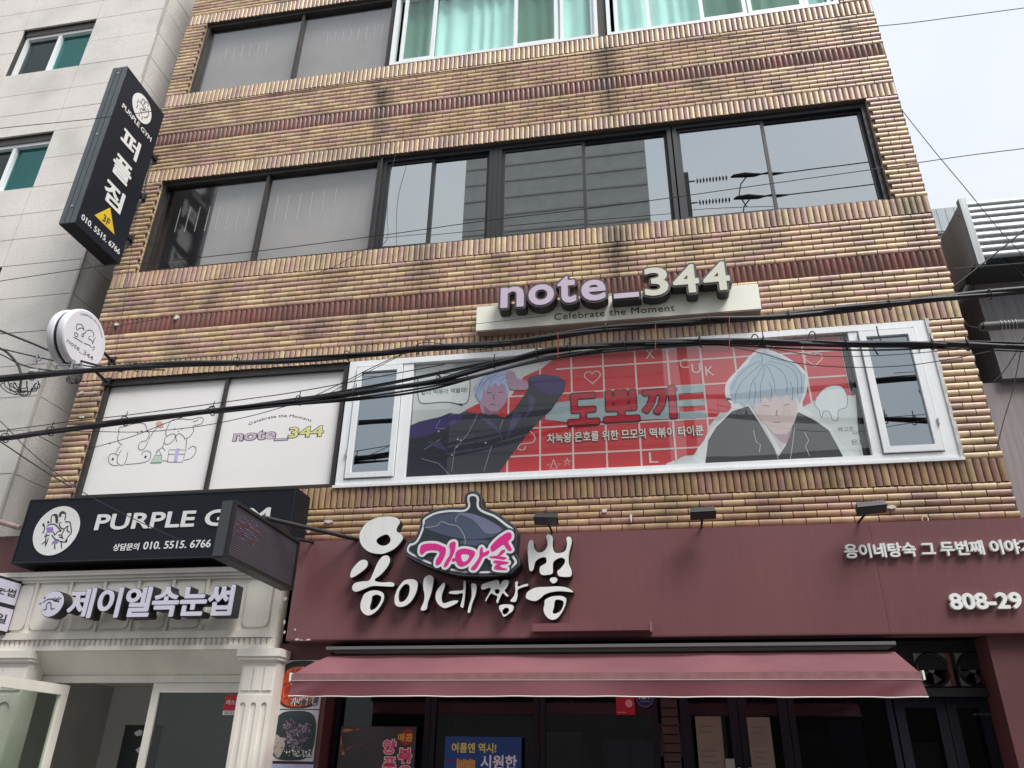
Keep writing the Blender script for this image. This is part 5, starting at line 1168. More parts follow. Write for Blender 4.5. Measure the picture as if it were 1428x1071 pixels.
# ================================================================ restaurant front under the awning
rf = empty('restaurant_front', (-.5, .05, 0), 'dark glazed restaurant front with maroon side piers under the awning', 'shop front')
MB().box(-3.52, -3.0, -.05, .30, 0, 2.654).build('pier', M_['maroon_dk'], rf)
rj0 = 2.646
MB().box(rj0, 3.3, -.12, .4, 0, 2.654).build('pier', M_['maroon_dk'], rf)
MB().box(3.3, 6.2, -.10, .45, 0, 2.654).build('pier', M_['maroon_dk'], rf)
MB().box(-3.0, rj0, .16, .30, 2.42, 2.654).build('head', M_['black'], rf)
q = MB(); q.box(-3.0, rj0, 3.0, 3.05, 0, 2.6); q.box(-3.0, rj0, .31, 3.0, 2.50, 2.55); q.box(-3.0, rj0, .31, 3.0, .13, .15); q.build('interior', mat('dark_shop_interior', (.07, .066, .07, 1), .9, .3, 2), rf)
itm = [mat('dim_wood', (.16, .10, .06, 1), .6), mat('dim_steel', (.22, .23, .24, 1), .4), mat('dim_cream', (.34, .31, .26, 1), .7)]
for (a_, b_, y_, z0_, z1_, k_) in ((-2.7, -2.3, 1.0, .15, 1.9, 1), (-2.2, -1.2, 1.6, .9, 2.1, 0), (-1.1, -.75, .9, 1.6, 1.95, 2), (-.6, -.1, 1.5, .15, 1.9, 1), (-.05, .22, 1.2, 1.75, 2.05, 2), (1.2, 1.55, 1.1, .15, 2.0, 0), (1.6, 1.9, 1.4, 1.6, 2.1, 1), (2.1, 2.5, 1.2, .15, 1.9, 2)):
    MB().box(a_, b_, y_, y_+.3, z0_, z1_).build('cabinet', itm[k_], rf)
for x_ in (-2.0, -.9, .9, 1.75): MB().tube([(x_, .9, 2.50), (x_, .9, 2.28), (x_, .9, 2.27), (x_, .9, 2.14)], [.006, .006, .03, .11], 12).build('pendant_shade', itm[1], rf)
navyf = mat('shop_frame_navy', (.008, .009, .016, 1), .5, spec=.25)
zt_ = 2.42
def shopwin(x0, x1, zb=.15, zt=2.40, y=.17, t=.05, label=None, door=False, nm='window'):
    wn = empty(nm, -Vector(rf.location)); wn.parent = rf
    if label: wn['label'] = label
    MB().frame(x0, x1, zb, zt, y, y+.06, t).build('frame', navyf, wn); pane(wn, x0+t-.002, x1-t+.002, zb+t-.002, zt-t+.002, y+.03, M_['shop_glass']); return wn
xs = [-2.99, -2.067, -1.065, -0.022]
for i in range(3): shopwin(xs[i]+.003, xs[i+1]-.003)
bcol = empty('brick_pier', -Vector(rf.location)); bcol.parent = rf
bx0_, bx1_ = 0.002, 0.148
dkb = mat('dark_brown_brick', (.035, .018, .018, 1), .6, .3, 8)
MB().box(bx0_, bx1_, .17, .30, .15, 2.42).build('core', M_['black'], bcol)
for k in range(32): MB().box(bx0_+.003, bx1_-.003, .148+random.uniform(-.004, .004), .169, .16+k*.07, .16+k*.07+.058).build('brick', dkb, bcol)
d1, d2, d3 = 0.161, 0.653, 1.064
def door(x0, x1, side_, zt=2.35, label=None):
    wn = shopwin(x0, x1, zt=zt, t=.075, label=label, nm='door')
    hx_ = x1-.04 if side_ > 0 else x0+.04
    MB().box(hx_-.012, hx_+.012, .14, .168, 1.50, 1.56).box(hx_-.012, hx_+.012, .13, .168, 1.62, 1.66).box(hx_-.06, hx_+.01, .135, .15, 1.53, 1.545).build('handle', M_['alu'], wn)
    return wn
door(d1+.003, d2-.003, 1); door(d2+.003, d3-.003, -1)
shopwin(d3+.003, 1.906-.003)
e1, e2, e3 = 1.917, 2.314, 2.736
zd = 2.202
door(e1, e2-.003, 1, zd); door(e2+.003, rj0-.005, -1, zd)
MB().box(e1, rj0-.003, .10, .30, zd+.004, zd+.07).build('transom', M_['black'], rf)
MB().box(e1-.3, rj0-.003, .36, .38, zd+.07, 2.6).build('back_board', M_['black'], rf)
# two extractor fans above the right doors
vf = mat('vent_box_grey', (.2, .19, .18, 1), .7, .3, 9); wd_ = mat('raw_wood_edge', (.16, .06, .03, 1), .7, .2, 20)
for i, (pa, pb, rp_) in enumerate(((1278, 1331, 1305), (1336, 1390, 1358))):
    x0, x1 = SXV(pa, 935, .15), SXV(pb, 935, .15); z0, z1 = SZV(1300, 957, .15), SZV(1300, 911, .15); xc, zc, r = (x0+x1)/2-.02, (z0+z1)/2, .125
    vn = empty('extractor_fan', (xc, .15, zc), 'left extractor fan box above the dark double doors' if i == 0 else 'right extractor fan box above the dark double doors, nearest the maroon pier', 'fan', 'extractor fans above the doors')
    circ = [(xc+r*math.cos(-t*math.pi/14), zc+r*math.sin(-t*math.pi/14)) for t in range(28)]
    MB().prism([[(x0, z0), (x1-.045, z0), (x1-.045, z1), (x0, z1)], circ], .15, .16).build('front_plate', vf, vn)
    MB().box(x1-.044, x1-.015, .14, .34, z0, z1).build('wood_edge', wd_, vn)
    MB().box(x0, x1-.045, .33, .35, z0, z1).build('back', M_['black'], vn)
    q = MB()
    for k in range(4):
        a = k*math.pi/2+.5; P = [(xc+.02*math.cos(a), .20, zc+.02*math.sin(a)), (xc+.11*math.cos(a-.45), .19, zc+.11*math.sin(a-.45)), (xc+.11*math.cos(a+.35), .23, zc+.11*math.sin(a+.35))]; q.add(P+[(p[0], p[1]+.004, p[2]) for p in P], [(0, 1, 2), (3, 5, 4), (0, 3, 4, 1), (1, 4, 5, 2), (2, 5, 3, 0)])
    q.build('blades', vf, vn); MB().cyl((xc, .18, zc), (xc, .24, zc), .024, 12).build('hub', M_['alu'], vn)
    q = MB(); n = 28; V = []
    for rr_, yy in ((r, .158), (r+.014, .146), (r-.004, .146)): V += [(xc+rr_*math.cos(2*math.pi*k/n), yy, zc+rr_*math.sin(2*math.pi*k/n)) for k in range(n)]
    q.add(V, [(i_*n+k, i_*n+(k+1) % n, ((i_+1) % 3)*n+(k+1) % n, ((i_+1) % 3)*n+k) for i_ in range(3) for k in range(n)], True); q.build('guard_ring', M_['black'], vn)
    MB().box(x0+.005, x0+.02, .155, .33, z0+.001, z1-.001).build('box_side', vf, vn)
# papers on the door glass
pp = mat('yellowed_paper', (.16, .145, .115, 1), .8, .10, 4)
for i, (a, b, zt, lab) in enumerate(((0.288, 0.503, 2.049, 'beige paper sheet taped on the left leaf of the middle doors'), (0.716, 0.904, 2.045, 'beige paper sheet taped on the right leaf of the middle doors'))):
    o = MB().box(a, b, .158, .161, 1.2, zt).build('paper_sheet', pp); tag(o, lab, 'paper')
    for k in range(5): MB().box(a+.03, b-.06-.02*(k % 2), .1565, .1578, zt-.08-.045*k-(.1 if k > 1 else 0), zt-.075-.045*k-(.1 if k > 1 else 0)).build('print_line', col('paper_ink%d%d' % (i, k), 90, 74, 66), o)
o = MB().box(0.486+.01, 0.58, .158, .161, 1.3, 1.724).build('paper_sheet', mat('grey_paper', (.25, .27, .26, 1), .8)); tag(o, 'small grey torn paper low on the left leaf of the middle doors', 'paper')
o = MB().box(-0.466, -0.293, .262, .265, 1.0, 1.866).build('paper_sheet', mat('dim_paper', (.16, .17, .16, 1), .8)); tag(o, 'left dim grey sheet inside the glass beside the brown brick pier', 'paper', 'dim sheets inside the glass')
o = MB().box(-0.262, -0.085, .262, .265, 1.0, 1.856).build('paper_sheet', mat('dim_paper_b', (.20, .21, .20, 1), .8)); tag(o, 'right dim grey sheet inside the glass beside the brown brick pier', 'paper', 'dim sheets inside the glass')
# stickers
Yt = .195
o = MB().box(-0.381, -0.219, .155, .1585, 2.057, 2.244).build('sticker', col('sticker_crimson', 165, 18, 40)); tag(o, 'red rectangular sticker with a pale round mark on the dark glass', 'sticker')
cx, cz = -0.269, 2.15; MB().prism([[(cx+.032*math.cos(t*math.pi/10), cz+.032*math.sin(t*math.pi/10)) for t in range(20)]], .1535, .1545).build('round_mark', col('mark_pink', 205, 150, 155), o)
MB().box(-0.372, -0.297, .1535, .1545, cz-.075, cz-.07).build('print_line', col('mark_line', 205, 140, 150), o)
cx, cz = -0.13, 2.191
o = MB().prism([[(cx+.075*math.cos(t*math.pi/12), cz+.075*math.sin(t*math.pi/12)) for t in range(24)]], .155, .1585).build('sticker', col('sticker_navy', 16, 26, 62)); tag(o, 'round dark blue sticker with white letters beside the red sticker', 'sticker')
q = MB(); L_ = [(cx+.070*math.cos(t*math.pi/20), cz+.070*math.sin(t*math.pi/20)) for t in range(41)]; ribbon(q, L_, .0022, .1545); q.build('ring', col('ring_blue', 80, 120, 190), o)
ftext('ADT', cx-.048, cz-.004, cx+.048, cz+.042, .1542, lw, o, split=False, name='writing', bold=.03); MB().box(cx-.04, cx+.04, .1538, .1545, cz-.026, cz-.020).build('print_line', col('ring_line', 90, 120, 180), o)
o = empty('opening_hours_transfer', (-2.88, .155, 1.9), 'faint dotted white strip near the top right of the right door glass', 'transfer')
q = MB(); x0, z0 = 2.505, 2.076
for k in range(12): q.box(x0+k*.016, x0+k*.016+.005, .153, .1555, z0-.012+.004*(k % 3), z0+.008)
q.build('mark', col('mark_grey', 90, 92, 96), o)

# food photographs on the left pier
def bowl_mat(name, stops, scale, seed=0, thr=.0):
    m = bpy.data.materials.new(name); m.use_nodes = True; t = m.node_tree; b = t.nodes['Principled BSDF']; b.inputs['Roughness'].default_value = .25
    g = N(t, 'ShaderNodeNewGeometry'); n = N(t, 'ShaderNodeTexNoise'); n.inputs['Scale'].default_value = scale; n.inputs['Detail'].default_value = 5; n.inputs['Distortion'].default_value = 1.5
    mp_ = N(t, 'ShaderNodeMapping'); mp_.inputs['Location'].default_value = (seed, seed, 0); t.links.new(g.outputs['Position'], mp_.inputs['Vector']); t.links.new(mp_.outputs[0], n.inputs['Vector'])
    c = N(t, 'ShaderNodeValToRGB'); els = c.color_ramp.elements
    while len(els) < len(stops): els.new(.5)
    for e_, (p, cc) in zip(els, stops): e_.position = p; e_.color = cc
    t.links.new(n.outputs['Fac'], c.inputs[0]); t.links.new(c.outputs[0], b.inputs['Base Color']); return m
soup = bowl_mat('red_soup', [(.3, S(120, 26, 14)), (.48, S(182, 62, 30)), (.6, S(200, 84, 40)), (.68, S(220, 150, 110))], 12)
sea = bowl_mat('seafood', [(.35, S(60, 30, 28)), (.5, S(150, 90, 80)), (.58, S(200, 185, 190)), (.7, S(90, 70, 60))], 30, 3)
nood = bowl_mat('black_noodles', [(.4, S(22, 18, 24)), (.52, S(60, 52, 62)), (.6, S(140, 130, 150)), (.7, S(30, 25, 32))], 34, 5)
pasta = bowl_mat('pale_noodles', [(.3, S(120, 110, 108)), (.55, S(180, 170, 165)), (.7, S(90, 80, 80))], 40, 8)
def food(label, c4, Y, soupm, bits, word, bowlc, nm):
    (xa, za), (xb, zb) = c4; o = empty('menu_photo', ((xa+xb)/2, Y, za), label, 'menu photo')
    MB().box(xa, xb, Y, Y+.012, za, zb).build('board', col(nm+'_bg', 190, 192, 198), o)
    cx, cz = (xa+xb)/2, (za+zb)/2; W_, H_ = (xb-xa)*.5, (zb-za)*.5
    def sup(s, n=36, ex=.62, k=1, dx=0, dz=0): return [(cx+dx+W_*s*math.copysign(abs(math.cos(t))**ex, math.cos(t)), cz+dz+H_*s*k*math.copysign(abs(math.sin(t))**ex, math.sin(t))) for t in [2*math.pi*i/n for i in range(n)]]
    MB().prism([sup(.975)], Y-.003, Y-.0005).build('bowl', bowlc, o); MB().prism([sup(.86, dz=-.02, k=.95)], Y-.005, Y-.0035).build('soup', soupm, o)
    for (dx, dz, w_, h_, mm) in bits:
        MB().prism([smooth([(cx+dx*W_+w_*W_*(.8+.3*math.sin(i*2.3))*math.cos(2*math.pi*i/9), cz+dz*H_+h_*H_*(.8+.25*math.cos(i*1.7))*math.sin(2*math.pi*i/9)) for i in range(9)], 3)], Y-.007, Y-.0055).build('topping', mm, o)
    x0, x1 = cx-.35*W_, cx+.92*W_; z0, z1 = za+.13*H_*2*.55, za+.13*H_*2*.55+.065
    ftext(word, x0, z0, x1, z1, Y-.0085, lw, o, split=False, name='lettering_outline', bold=.085); ftext(word, x0, z0, x1, z1, Y-.010, M_['ink'], o, split=False, name='lettering', bold=.02)
    return o
food('photo of red seafood noodle soup, upper of the menu photos on the maroon pier', ((-3.474, 2.078), (-3.045, 2.5)), -.064, soup, [(-.05, .05, .66, .6, sea), (.3, -.3, .45, .4, sea), (-.35, .3, .22, .16, lw)], '가마솥짬뽕', col('bowl_dark', 40, 44, 46), 'a')
food('photo of black bean noodles, lower of the menu photos on the maroon pier', ((-3.472, 1.651), (-3.047, 2.069)), -.064, col('bowl_inner', 34, 52, 56), [(.10, .08, .80, .74, nood), (-.60, -.38, .36, .52, pasta)], '짜장면', col('bowl_teal', 36, 54, 58), 'b')
o = MB().box(-3.471, -3.039, -.064, -.052, .95, 1.628).build('menu_photo', col('menu_pale', 168, 172, 205)); tag(o, 'pale blue menu board, lowest on the maroon pier', 'menu photo')

# hanging posters
p1 = empty('poster', (-2.51, .10, 1.5), 'dark poster with orange flame and pink Korean letters behind the awning', 'poster')
xa, xb = -2.883, -2.168; zt = 1.946
MB().box(xa, xb, .10, .104, .9, zt).build('sheet', mat('poster_charcoal', (.035, .032, .034, 1), .5, .2, 3), p1)
fl = bowl_mat('flame_print', [(.35, S(50, 30, 26)), (.5, S(120, 58, 34)), (.62, S(190, 120, 80)), (.75, S(90, 40, 28))], 9, 2)
MB().prism([smooth([(-2.861, 1.723), (-2.833, 1.705), (-2.796, 1.754), (-2.728, 1.785), (-2.656, 1.799), (-2.743, 1.791), (-2.811, 1.76), (-2.83, 1.741), (-2.86, 1.809), (-2.873, 1.871), (-2.873, 1.796)], 3)], .0985, .0995).build('flame', fl, p1)
MB().prism([smooth([(-2.859, 1.921), (-2.758, 1.924), (-2.658, 1.928), (-2.714, 1.912), (-2.8, 1.906), (-2.849, 1.896)], 3)], .0985, .0995).build('flame', fl, p1)
MB().prism([smooth([(-2.323, 1.869), (-2.246, 1.932), (-2.198, 1.889), (-2.199, 1.828), (-2.263, 1.791), (-2.307, 1.814)], 3)], .0985, .0995).build('red_splash', col('splash_red', 140, 34, 30), p1)
pk = col('poster_pink', 205, 70, 110); cw = col('poster_white', 225, 205, 205)
def ptext(s, pa, pb, Y, m, par, bold, back=None, **k):
    x0, x1 = SXV(pa[0], (pa[1]+pb[1])/2, Y), SXV(pb[0], (pa[1]+pb[1])/2, Y); z0, z1 = SZV((pa[0]+pb[0])/2, pa[1], Y), SZV((pa[0]+pb[0])/2, pb[1], Y)
    if back: ftext(s, x0-.006, z0-.006, x1+.006, z1+.006, Y+.0006, back, par, name='letter_outline', bold=bold+.05)
    ftext(s, x0, z0, x1, z1, Y, m, par, bold=bold, name='letter', **k)
ptext('양', (534, 1051.5), (552, 1031.5), .0975, pk, p1, .03, cw); ptext('푸', (534, 1077), (552, 1056), .0975, pk, p1, .03, cw)
ptext('볶', (555, 1064), (574, 1043.5), .0975, pk, p1, .03, cw); ptext('음', (555, 1089), (574, 1068), .0975, pk, p1, .03, cw)
ptext('매콤', (555, 1034), (575, 1023), .0975, col('poster_yellow', 215, 175, 60), p1, .01)
p2 = empty('poster', (-1.549, .10, 1.4), 'blue poster with yellow and white Korean letters and lifted noodles', 'poster')
MB().box(-1.897, -1.212, .10, .104, .9, 1.869).build('sheet', col('poster_blue', 26, 66, 128, .4, .15), p2)
ptext('여름엔 역시!', (630, 1050), (692, 1036), .0975, col('poster_yellow_b', 214, 204, 90), p2, .02)
ptext('시원한', (670, 1073), (721, 1053), .0975, col('poster_white_b', 214, 216, 224), p2, .025)
q = MB()
for k in range(9):
    x = SXV(637+k*2.9, 1062, .0975); q.box(x, x+.016, .096+.0008*(k % 2), .0985, .95, SZV(650, 1058+(k % 3), .0975))
q.build('noodles', bowl_mat('noodle_print', [(.3, S(150, 100, 50)), (.5, S(205, 160, 90)), (.7, S(170, 110, 60))], 30, 4), p2)
MB().box(-1.894, -1.784, .0965, .0985, 1.67, 1.678).build('chopsticks', col('chop_red', 110, 30, 45), p2)

# ================================================================ awning
aw = empty('awning', (-.55, -.4, 2.3), 'closed maroon fabric awning with a drop valance over the restaurant front', 'awning')
am = bpy.data.materials.new('awning_fabric'); am.use_nodes = True; t = am.node_tree; b = t.nodes['Principled BSDF']; o_ = t.nodes['Material Output']
g = N(t, 'ShaderNodeNewGeometry'); n = N(t, 'ShaderNodeTexNoise'); n.inputs['Scale'].default_value = 1.2; n.inputs['Detail'].default_value = 6; t.links.new(g.outputs['Position'], n.inputs['Vector'])
c = N(t, 'ShaderNodeValToRGB'); c.color_ramp.elements[0].color = (.20, .078, .098, 1); c.color_ramp.elements[1].color = (.29, .12, .145, 1); c.color_ramp.elements[0].position = .35; c.color_ramp.elements[1].position = .65
t.links.new(n.outputs['Fac'], c.inputs[0]); t.links.new(c.outputs[0], b.inputs['Base Color']); b.inputs['Roughness'].default_value = .75
tl = N(t, 'ShaderNodeBsdfTranslucent'); tl.inputs[0].default_value = (.85, .36, .44, 1); ms = N(t, 'ShaderNodeMixShader'); ms.inputs[0].default_value = .42
t.links.new(b.outputs[0], ms.inputs[1]); t.links.new(tl.outputs[0], ms.inputs[2]); t.links.new(ms.outputs[0], o_.inputs[0])
ax0, ax1, ay = -2.985, 1.878, -.80; azt, azb = 2.30, 2.20
cx0, cx1, cy, czz = -2.95, 1.90, -.16, 2.56
MB().box(cx0, cx1, -.30, -.02, czz, czz+.026).build('cassette', mat('cassette_grey', (.14, .145, .15, 1), .4), aw)
nx, ny_ = 140, 12; V = []
for i in range(nx+1):
    u = i/nx; x = ax0+(ax1-ax0)*u
    for j in range(ny_+1):
        v = j/ny_; y = cy-.06+(ay-cy+.06)*v; ed = min(1, u/.05, (1-u)/.05); z = czz-.045+(azt-czz+.045)*v - ed*.034*math.sin(math.pi*v)*(1+.5*math.sin(u*13)+.35*math.sin(u*31+1)) + .016*math.sin(u*47+2*v)*v*(1-v)*4*max(0, math.sin(u*9+1)) - .05*math.exp(-((u-.47)/.10)**2)*math.sin(math.pi*min(1, v*1.6))*(1-v)
        V.append((cx0+(cx1-cx0)*u+(x-cx0-(cx1-cx0)*u)*v, y, z))
MB().add(V, [(i*(ny_+1)+j, (i+1)*(ny_+1)+j, (i+1)*(ny_+1)+j+1, i*(ny_+1)+j+1) for i in range(nx) for j in range(ny_)], True).build('canopy', am, aw)
MB().box(ax0-.01, ax1+.01, ay-.035, ay+.02, azt-.055, azt-.002).build('front_bar', mat('front_bar_rose', (.27, .13, .14, 1), .45, .15, 12), aw)
for x in (ax0-.026, ax1+.012): MB().box(x, x+.014, ay-.04, ay+.024, azt-.06, azt+.004).build('end_cap', M_['letter_white'], aw)
MB().box(ax0, ax1, ay-.041, ay-.036, azt-.059, azt-.055).build('piping', mat('pale_piping', (.55, .48, .46, 1), .5), aw)
V = []; nx = 90; ny_ = 5; zb0 = 2.122
for i in range(nx+1):
    u = i/nx; x = ax0+.005+(ax1-ax0-.01)*u
    for j in range(ny_+1):
        v = j/ny_; edge_ = math.exp(-((u-.03)/.03)**2)+math.exp(-((u-.97)/.03)**2)
        V.append((x+(-.02 if u < .01 else .02 if u > .99 else 0)*v, ay-.038+.010*v*math.sin(u*23)+.012*v*math.sin(u*9+1)+.02*v*edge_*math.sin(v*4+u*90), azt-.061+(zb0+.004-azt+.061+.0015*math.sin(u*37)+.001*math.sin(u*83+1))*v))
MB().add(V, [(i*(ny_+1)+j, i*(ny_+1)+j+1, (i+1)*(ny_+1)+j+1, (i+1)*(ny_+1)+j) for i in range(nx) for j in range(ny_)], True).build('valance', am, aw)
q = MB(); q.tube([(V[i*(ny_+1)+ny_][0], V[i*(ny_+1)+ny_][1], V[i*(ny_+1)+ny_][2]-.003) for i in range(nx+1)], .0045, 5); q.build('hem_cord', mat('white_hem', (.72, .68, .66, 1), .6), aw)

# ================================================================ floodlights on the fascia
def flood(px, py, ax, az, tilt, label, k=1.0):
    Y = -.42; cx, cz = SXV(px, py, Y), SZV(px, py, Y); o = empty('floodlight', (ax, -.2, az), label, 'floodlight', 'floodlights along the top of the maroon fascia')
    Mh = Matrix.Translation((cx, Y, cz)) @ Matrix.Rotation(tilt, 4, 'Y') @ Matrix.Rotation(R(-28), 4, 'X')
    w_ = .105*k
    h = MB(); h.box(-w_, w_, -.045, .045, -.022, .022); h.box(-w_-.006, w_+.006, -.05, .05, -.034, -.023); h.build('housing', M_['black'], o, M=Mh)
    f = MB()
    for i in range(7): f.box(-w_+.012+i*.030*k, -w_+.018+i*.030*k, -.04, .04, .023, .040)
    f.build('cooling_fin', M_['black'], o, M=Mh)
    MB().box(-w_+.01, w_-.01, -.04, .04, -.037, -.0345).build('lens', mat('lens_grey', (.04, .042, .05, 1), .25), o, M=Mh)
    q = MB(); q.tube([(ax, -.10, az-.02), (ax, -.20, az+.005), ((ax+cx)/2, -.31, (az+cz)/2), (cx, Y+.03, cz-.01)], .0105, 6); q.build('arm', M_['black'], o)
    q = MB(); q.tube([(cx-.05, Y+.04, cz+.02), (cx-.03, Y+.03, cz+.075), (cx+.03, Y+.03, cz+.07), (cx+.05, Y+.05, cz+.02)], .005, 5); q.build('cable_loop', M_['cable'], o)
flood(762, 723, -0.89, 3.597, R(3), 'black floodlight on an arm above the brush letters, leftmost of three')
flood(980, 715, 0.472, 3.597, R(-1), 'black floodlight on an arm over the plain middle of the fascia')
flood(1214, 707, 1.818, 3.597, R(-4), 'black floodlight on a slanting arm at the right, above the small lettering', 1.1)
q = MB(); rx_, rz_ = 2.421, 3.658; n = 20
q.tube([(rx_+.026*math.cos(2*math.pi*k/n), -.03, rz_+.026*math.sin(2*math.pi*k/n)) for k in range(n+1)], .006, 6, False); tag(q.build('ring_hook', mat('pale_yellow_metal', (.7, .62, .35, 1), .4)), 'small pale ring fixed to the bricks above the right lettering', 'ring')
# dabs of filler on the bricks
fm = mat('white_filler', (.72, .70, .66, 1), .8)
dabs = [(113,547,5,2.2),(131,547,3.5,2.2),(113,581,4,2.2),(1243,707,7,2.6),(843,712,4,2.5),(458,727,7,2.5),(423,731,5,2),(152,617,3,2),(162,452,4,3),(245,442,4,4),(880,722,2,5)]
fd = empty('filler_dabs', (-2, -.03, 5), 'scattered white dabs of filler smeared on the brickwork', 'filler')
for (px, py, w_, h_) in dabs:
    x, z = SXV(px, py, -.03), SZV(px, py, -.03); k = .0078
    MB().prism([smooth([(x+w_*k*random.uniform(.6, 1.1)*math.cos(t*math.pi/4), z+h_*k*random.uniform(.6, 1.1)*math.sin(t*math.pi/4)) for t in range(8)], 2)], -.028, -.008).build('dab', fm, fd)

# ================================================================ cables
cab = M_['cable']
def run_on(sp, d=9.0):
    """carry a line on past the picture's edge instead of ending it in the air"""
    sp = [tuple(p) for p in sp]
    def offx(p):
        v = Vector(p)-cam_loc; return 714+1073*v.dot(rgt)/max(v.dot(fwd), .1)
    for end in (0, -1):
        a = Vector(sp[end]); b = Vector(sp[1 if end == 0 else -2])
        if offx(sp[end]) < -8 or offx(sp[end]) > 1440:
            t_ = (a-b).normalized(); q = [tuple(a+t_*d*k/3) for k in (1, 2, 3)]; sp = (q[::-1]+sp) if end == 0 else (sp+q)
    return sp
cam_loc = Vector((0, -7.2, 1.6))
def wire(pts, r, name, label, cat='wire', n=5, sub=6, group=None, m=cab):
    q = MB(); q.tube(run_on(smooth(pts, sub, False)), r, n); return tag(q.build(name, m), label, cat, group)
def bundle(pts, rads, spread, label, seed, sub=8):
    rg = random.Random(seed); sp = run_on(smooth(pts, sub, False)); o = empty('cable_bundle', sp[len(sp)//2], label, 'cable bundle')
    for k, r in enumerate(rads):
        ph = rg.uniform(0, 6.3); fr_ = rg.uniform(.8, 1.6); L = []
        for i, p in enumerate(sp):
            s_ = spread(i/(len(sp)-1)) if callable(spread) else spread
            a = ph+fr_*i*.16; L.append((p[0], p[1]+s_*.7*math.cos(a), p[2]+s_*math.sin(a)*(.6+.4*math.sin(ph*3))))
        q = MB(); q.tube(L, r, 6); q.build('cable', cab, o)
    return o, sp
A_, spA = bundle([(-8.362, -0.8, 5.346), (-7.432, -0.8, 5.351), (-6.891, -0.8, 5.355), (-5.754, -0.8, 5.367), (-4.745, -0.8, 5.367), (-3.689, -0.8, 5.329), (-2.655, -0.8, 5.318), (-2.067, -0.8, 5.328), (-1.292, -0.8, 5.328), (-0.389, -0.8, 5.403), (0.522, -0.8, 5.409), (1.113, -0.8, 5.394), (1.907, -0.8, 5.425), (2.645, -0.8, 5.45), (3.408, -0.8, 5.476), (4.17, -0.8, 5.508)], [.026, .020, .018, .014, .012, .016, .010], .022, 'upper thick bundle of black cables sagging across the facade', 1)
B_, spB = bundle([(-8.038, -0.8, 4.624), (-7.15, -0.8, 4.632), (-6.63, -0.8, 4.631), (-6.134, -0.8, 4.671), (-5.324, -0.8, 4.735), (-4.374, -0.8, 4.788), (-3.418, -0.8, 4.844), (-2.845, -0.8, 4.875), (-1.991, -0.8, 4.955), (-1.428, -0.8, 5.093), (-0.994, -0.8, 5.184), (-0.689, -0.8, 5.222), (-0.185, -0.8, 5.219), (0.503, -0.8, 5.192), (1.064, -0.8, 5.153), (1.75, -0.8, 5.076), (2.491, -0.8, 5.003), (2.775, -0.8, 4.972), (3.262, -0.8, 4.917), (3.964, -0.8, 4.831)], [.024, .020, .016, .014, .010, .012], .020, 'lower thick bundle of black cables crossing in front of the banner window', 2)
for i in range(4, len(spA)-4, 9):
    p = spA[i]; q = MB(); n = 10; q.tube([(p[0]+.01*math.sin(k), p[1]+.05*math.cos(2*math.pi*k/n), p[2]+.05*math.sin(2*math.pi*k/n)) for k in range(n+1)], .006, 4, False); q.build('tie', cab, A_)
for i in range(4, len(spB)-4, 8):
    p = spB[i]; q = MB(); n = 10; q.tube([(p[0]+.01*math.sin(k), p[1]+.05*math.cos(2*math.pi*k/n), p[2]+.05*math.sin(2*math.pi*k/n)) for k in range(n+1)], .006, 4, False)
    q.tube([(p[0], p[1], p[2]), (p[0]+.004, p[1], p[2]+.11)], .005, 4); q.build('tie', cab, B_)
# fanned strands of the lower bundle between the white panes and the banner
G2 = 'strands fanning out of the lower bundle'
FAN = [[(-3.607, -0.8, 4.833), (-2.566, -0.8, 4.895), (-1.706, -0.8, 4.965), (-0.869, -0.8, 5.111), (-0.054, -0.8, 5.162), (0.604, -0.8, 5.161)], [(-3.456, -0.8, 4.846), (-2.571, -0.8, 4.942), (-1.853, -0.8, 5.047), (-1.288, -0.8, 5.137), (-0.593, -0.8, 5.198), (0.082, -0.8, 5.197)], [(-3.308, -0.8, 4.868), (-2.284, -0.8, 5), (-1.429, -0.8, 5.132), (-0.662, -0.8, 5.212), (0.082, -0.8, 5.205)], [(-3.603, -0.8, 4.809), (-2.705, -0.8, 4.819), (-1.986, -0.8, 4.877), (-1.286, -0.8, 5.043), (-0.594, -0.8, 5.167), (0.278, -0.8, 5.173)], [(-4.2, -0.82, 4.76), (-3.289, -0.82, 4.802), (-2.409, -0.82, 4.851), (-1.7, -0.82, 4.939), (-1.005, -0.82, 5.08), (-0.32, -0.82, 5.173)],
       [(-0.185, -0.78, 5.231), (0.734, -0.78, 5.154), (1.479, -0.78, 5.047), (2.196, -0.78, 4.981), (2.78, -0.78, 4.968), (3.267, -0.78, 4.907)], [(0.082, -0.82, 5.193), (1.114, -0.82, 5.16), (1.96, -0.82, 5.051), (2.774, -0.82, 4.996), (3.261, -0.82, 4.941)], [(0.607, -0.78, 5.187), (1.361, -0.78, 5.094), (2.085, -0.78, 5.026), (3.26, -0.78, 4.879)]]
lab = ['thick strand under the lower bundle where it dips before the banner', 'uppermost strand fanning from the lower bundle over the casement', 'strand of the lower bundle just above the speech bubble', 'lowest strand of the lower bundle over the narrow casement', 'long inner strand beside the lower bundle', 'sagging strand of the lower bundle over the right casement', 'thin strand above the lower bundle at the right', 'lowest thin strand of the lower bundle at the right end']
for k, (pts, l_) in enumerate(zip(FAN, lab)): wire(pts, [.012, .008, .010, .012, .010, .008, .007, .006][k], 'cable', l_, 'cable', 6, 8, G2)
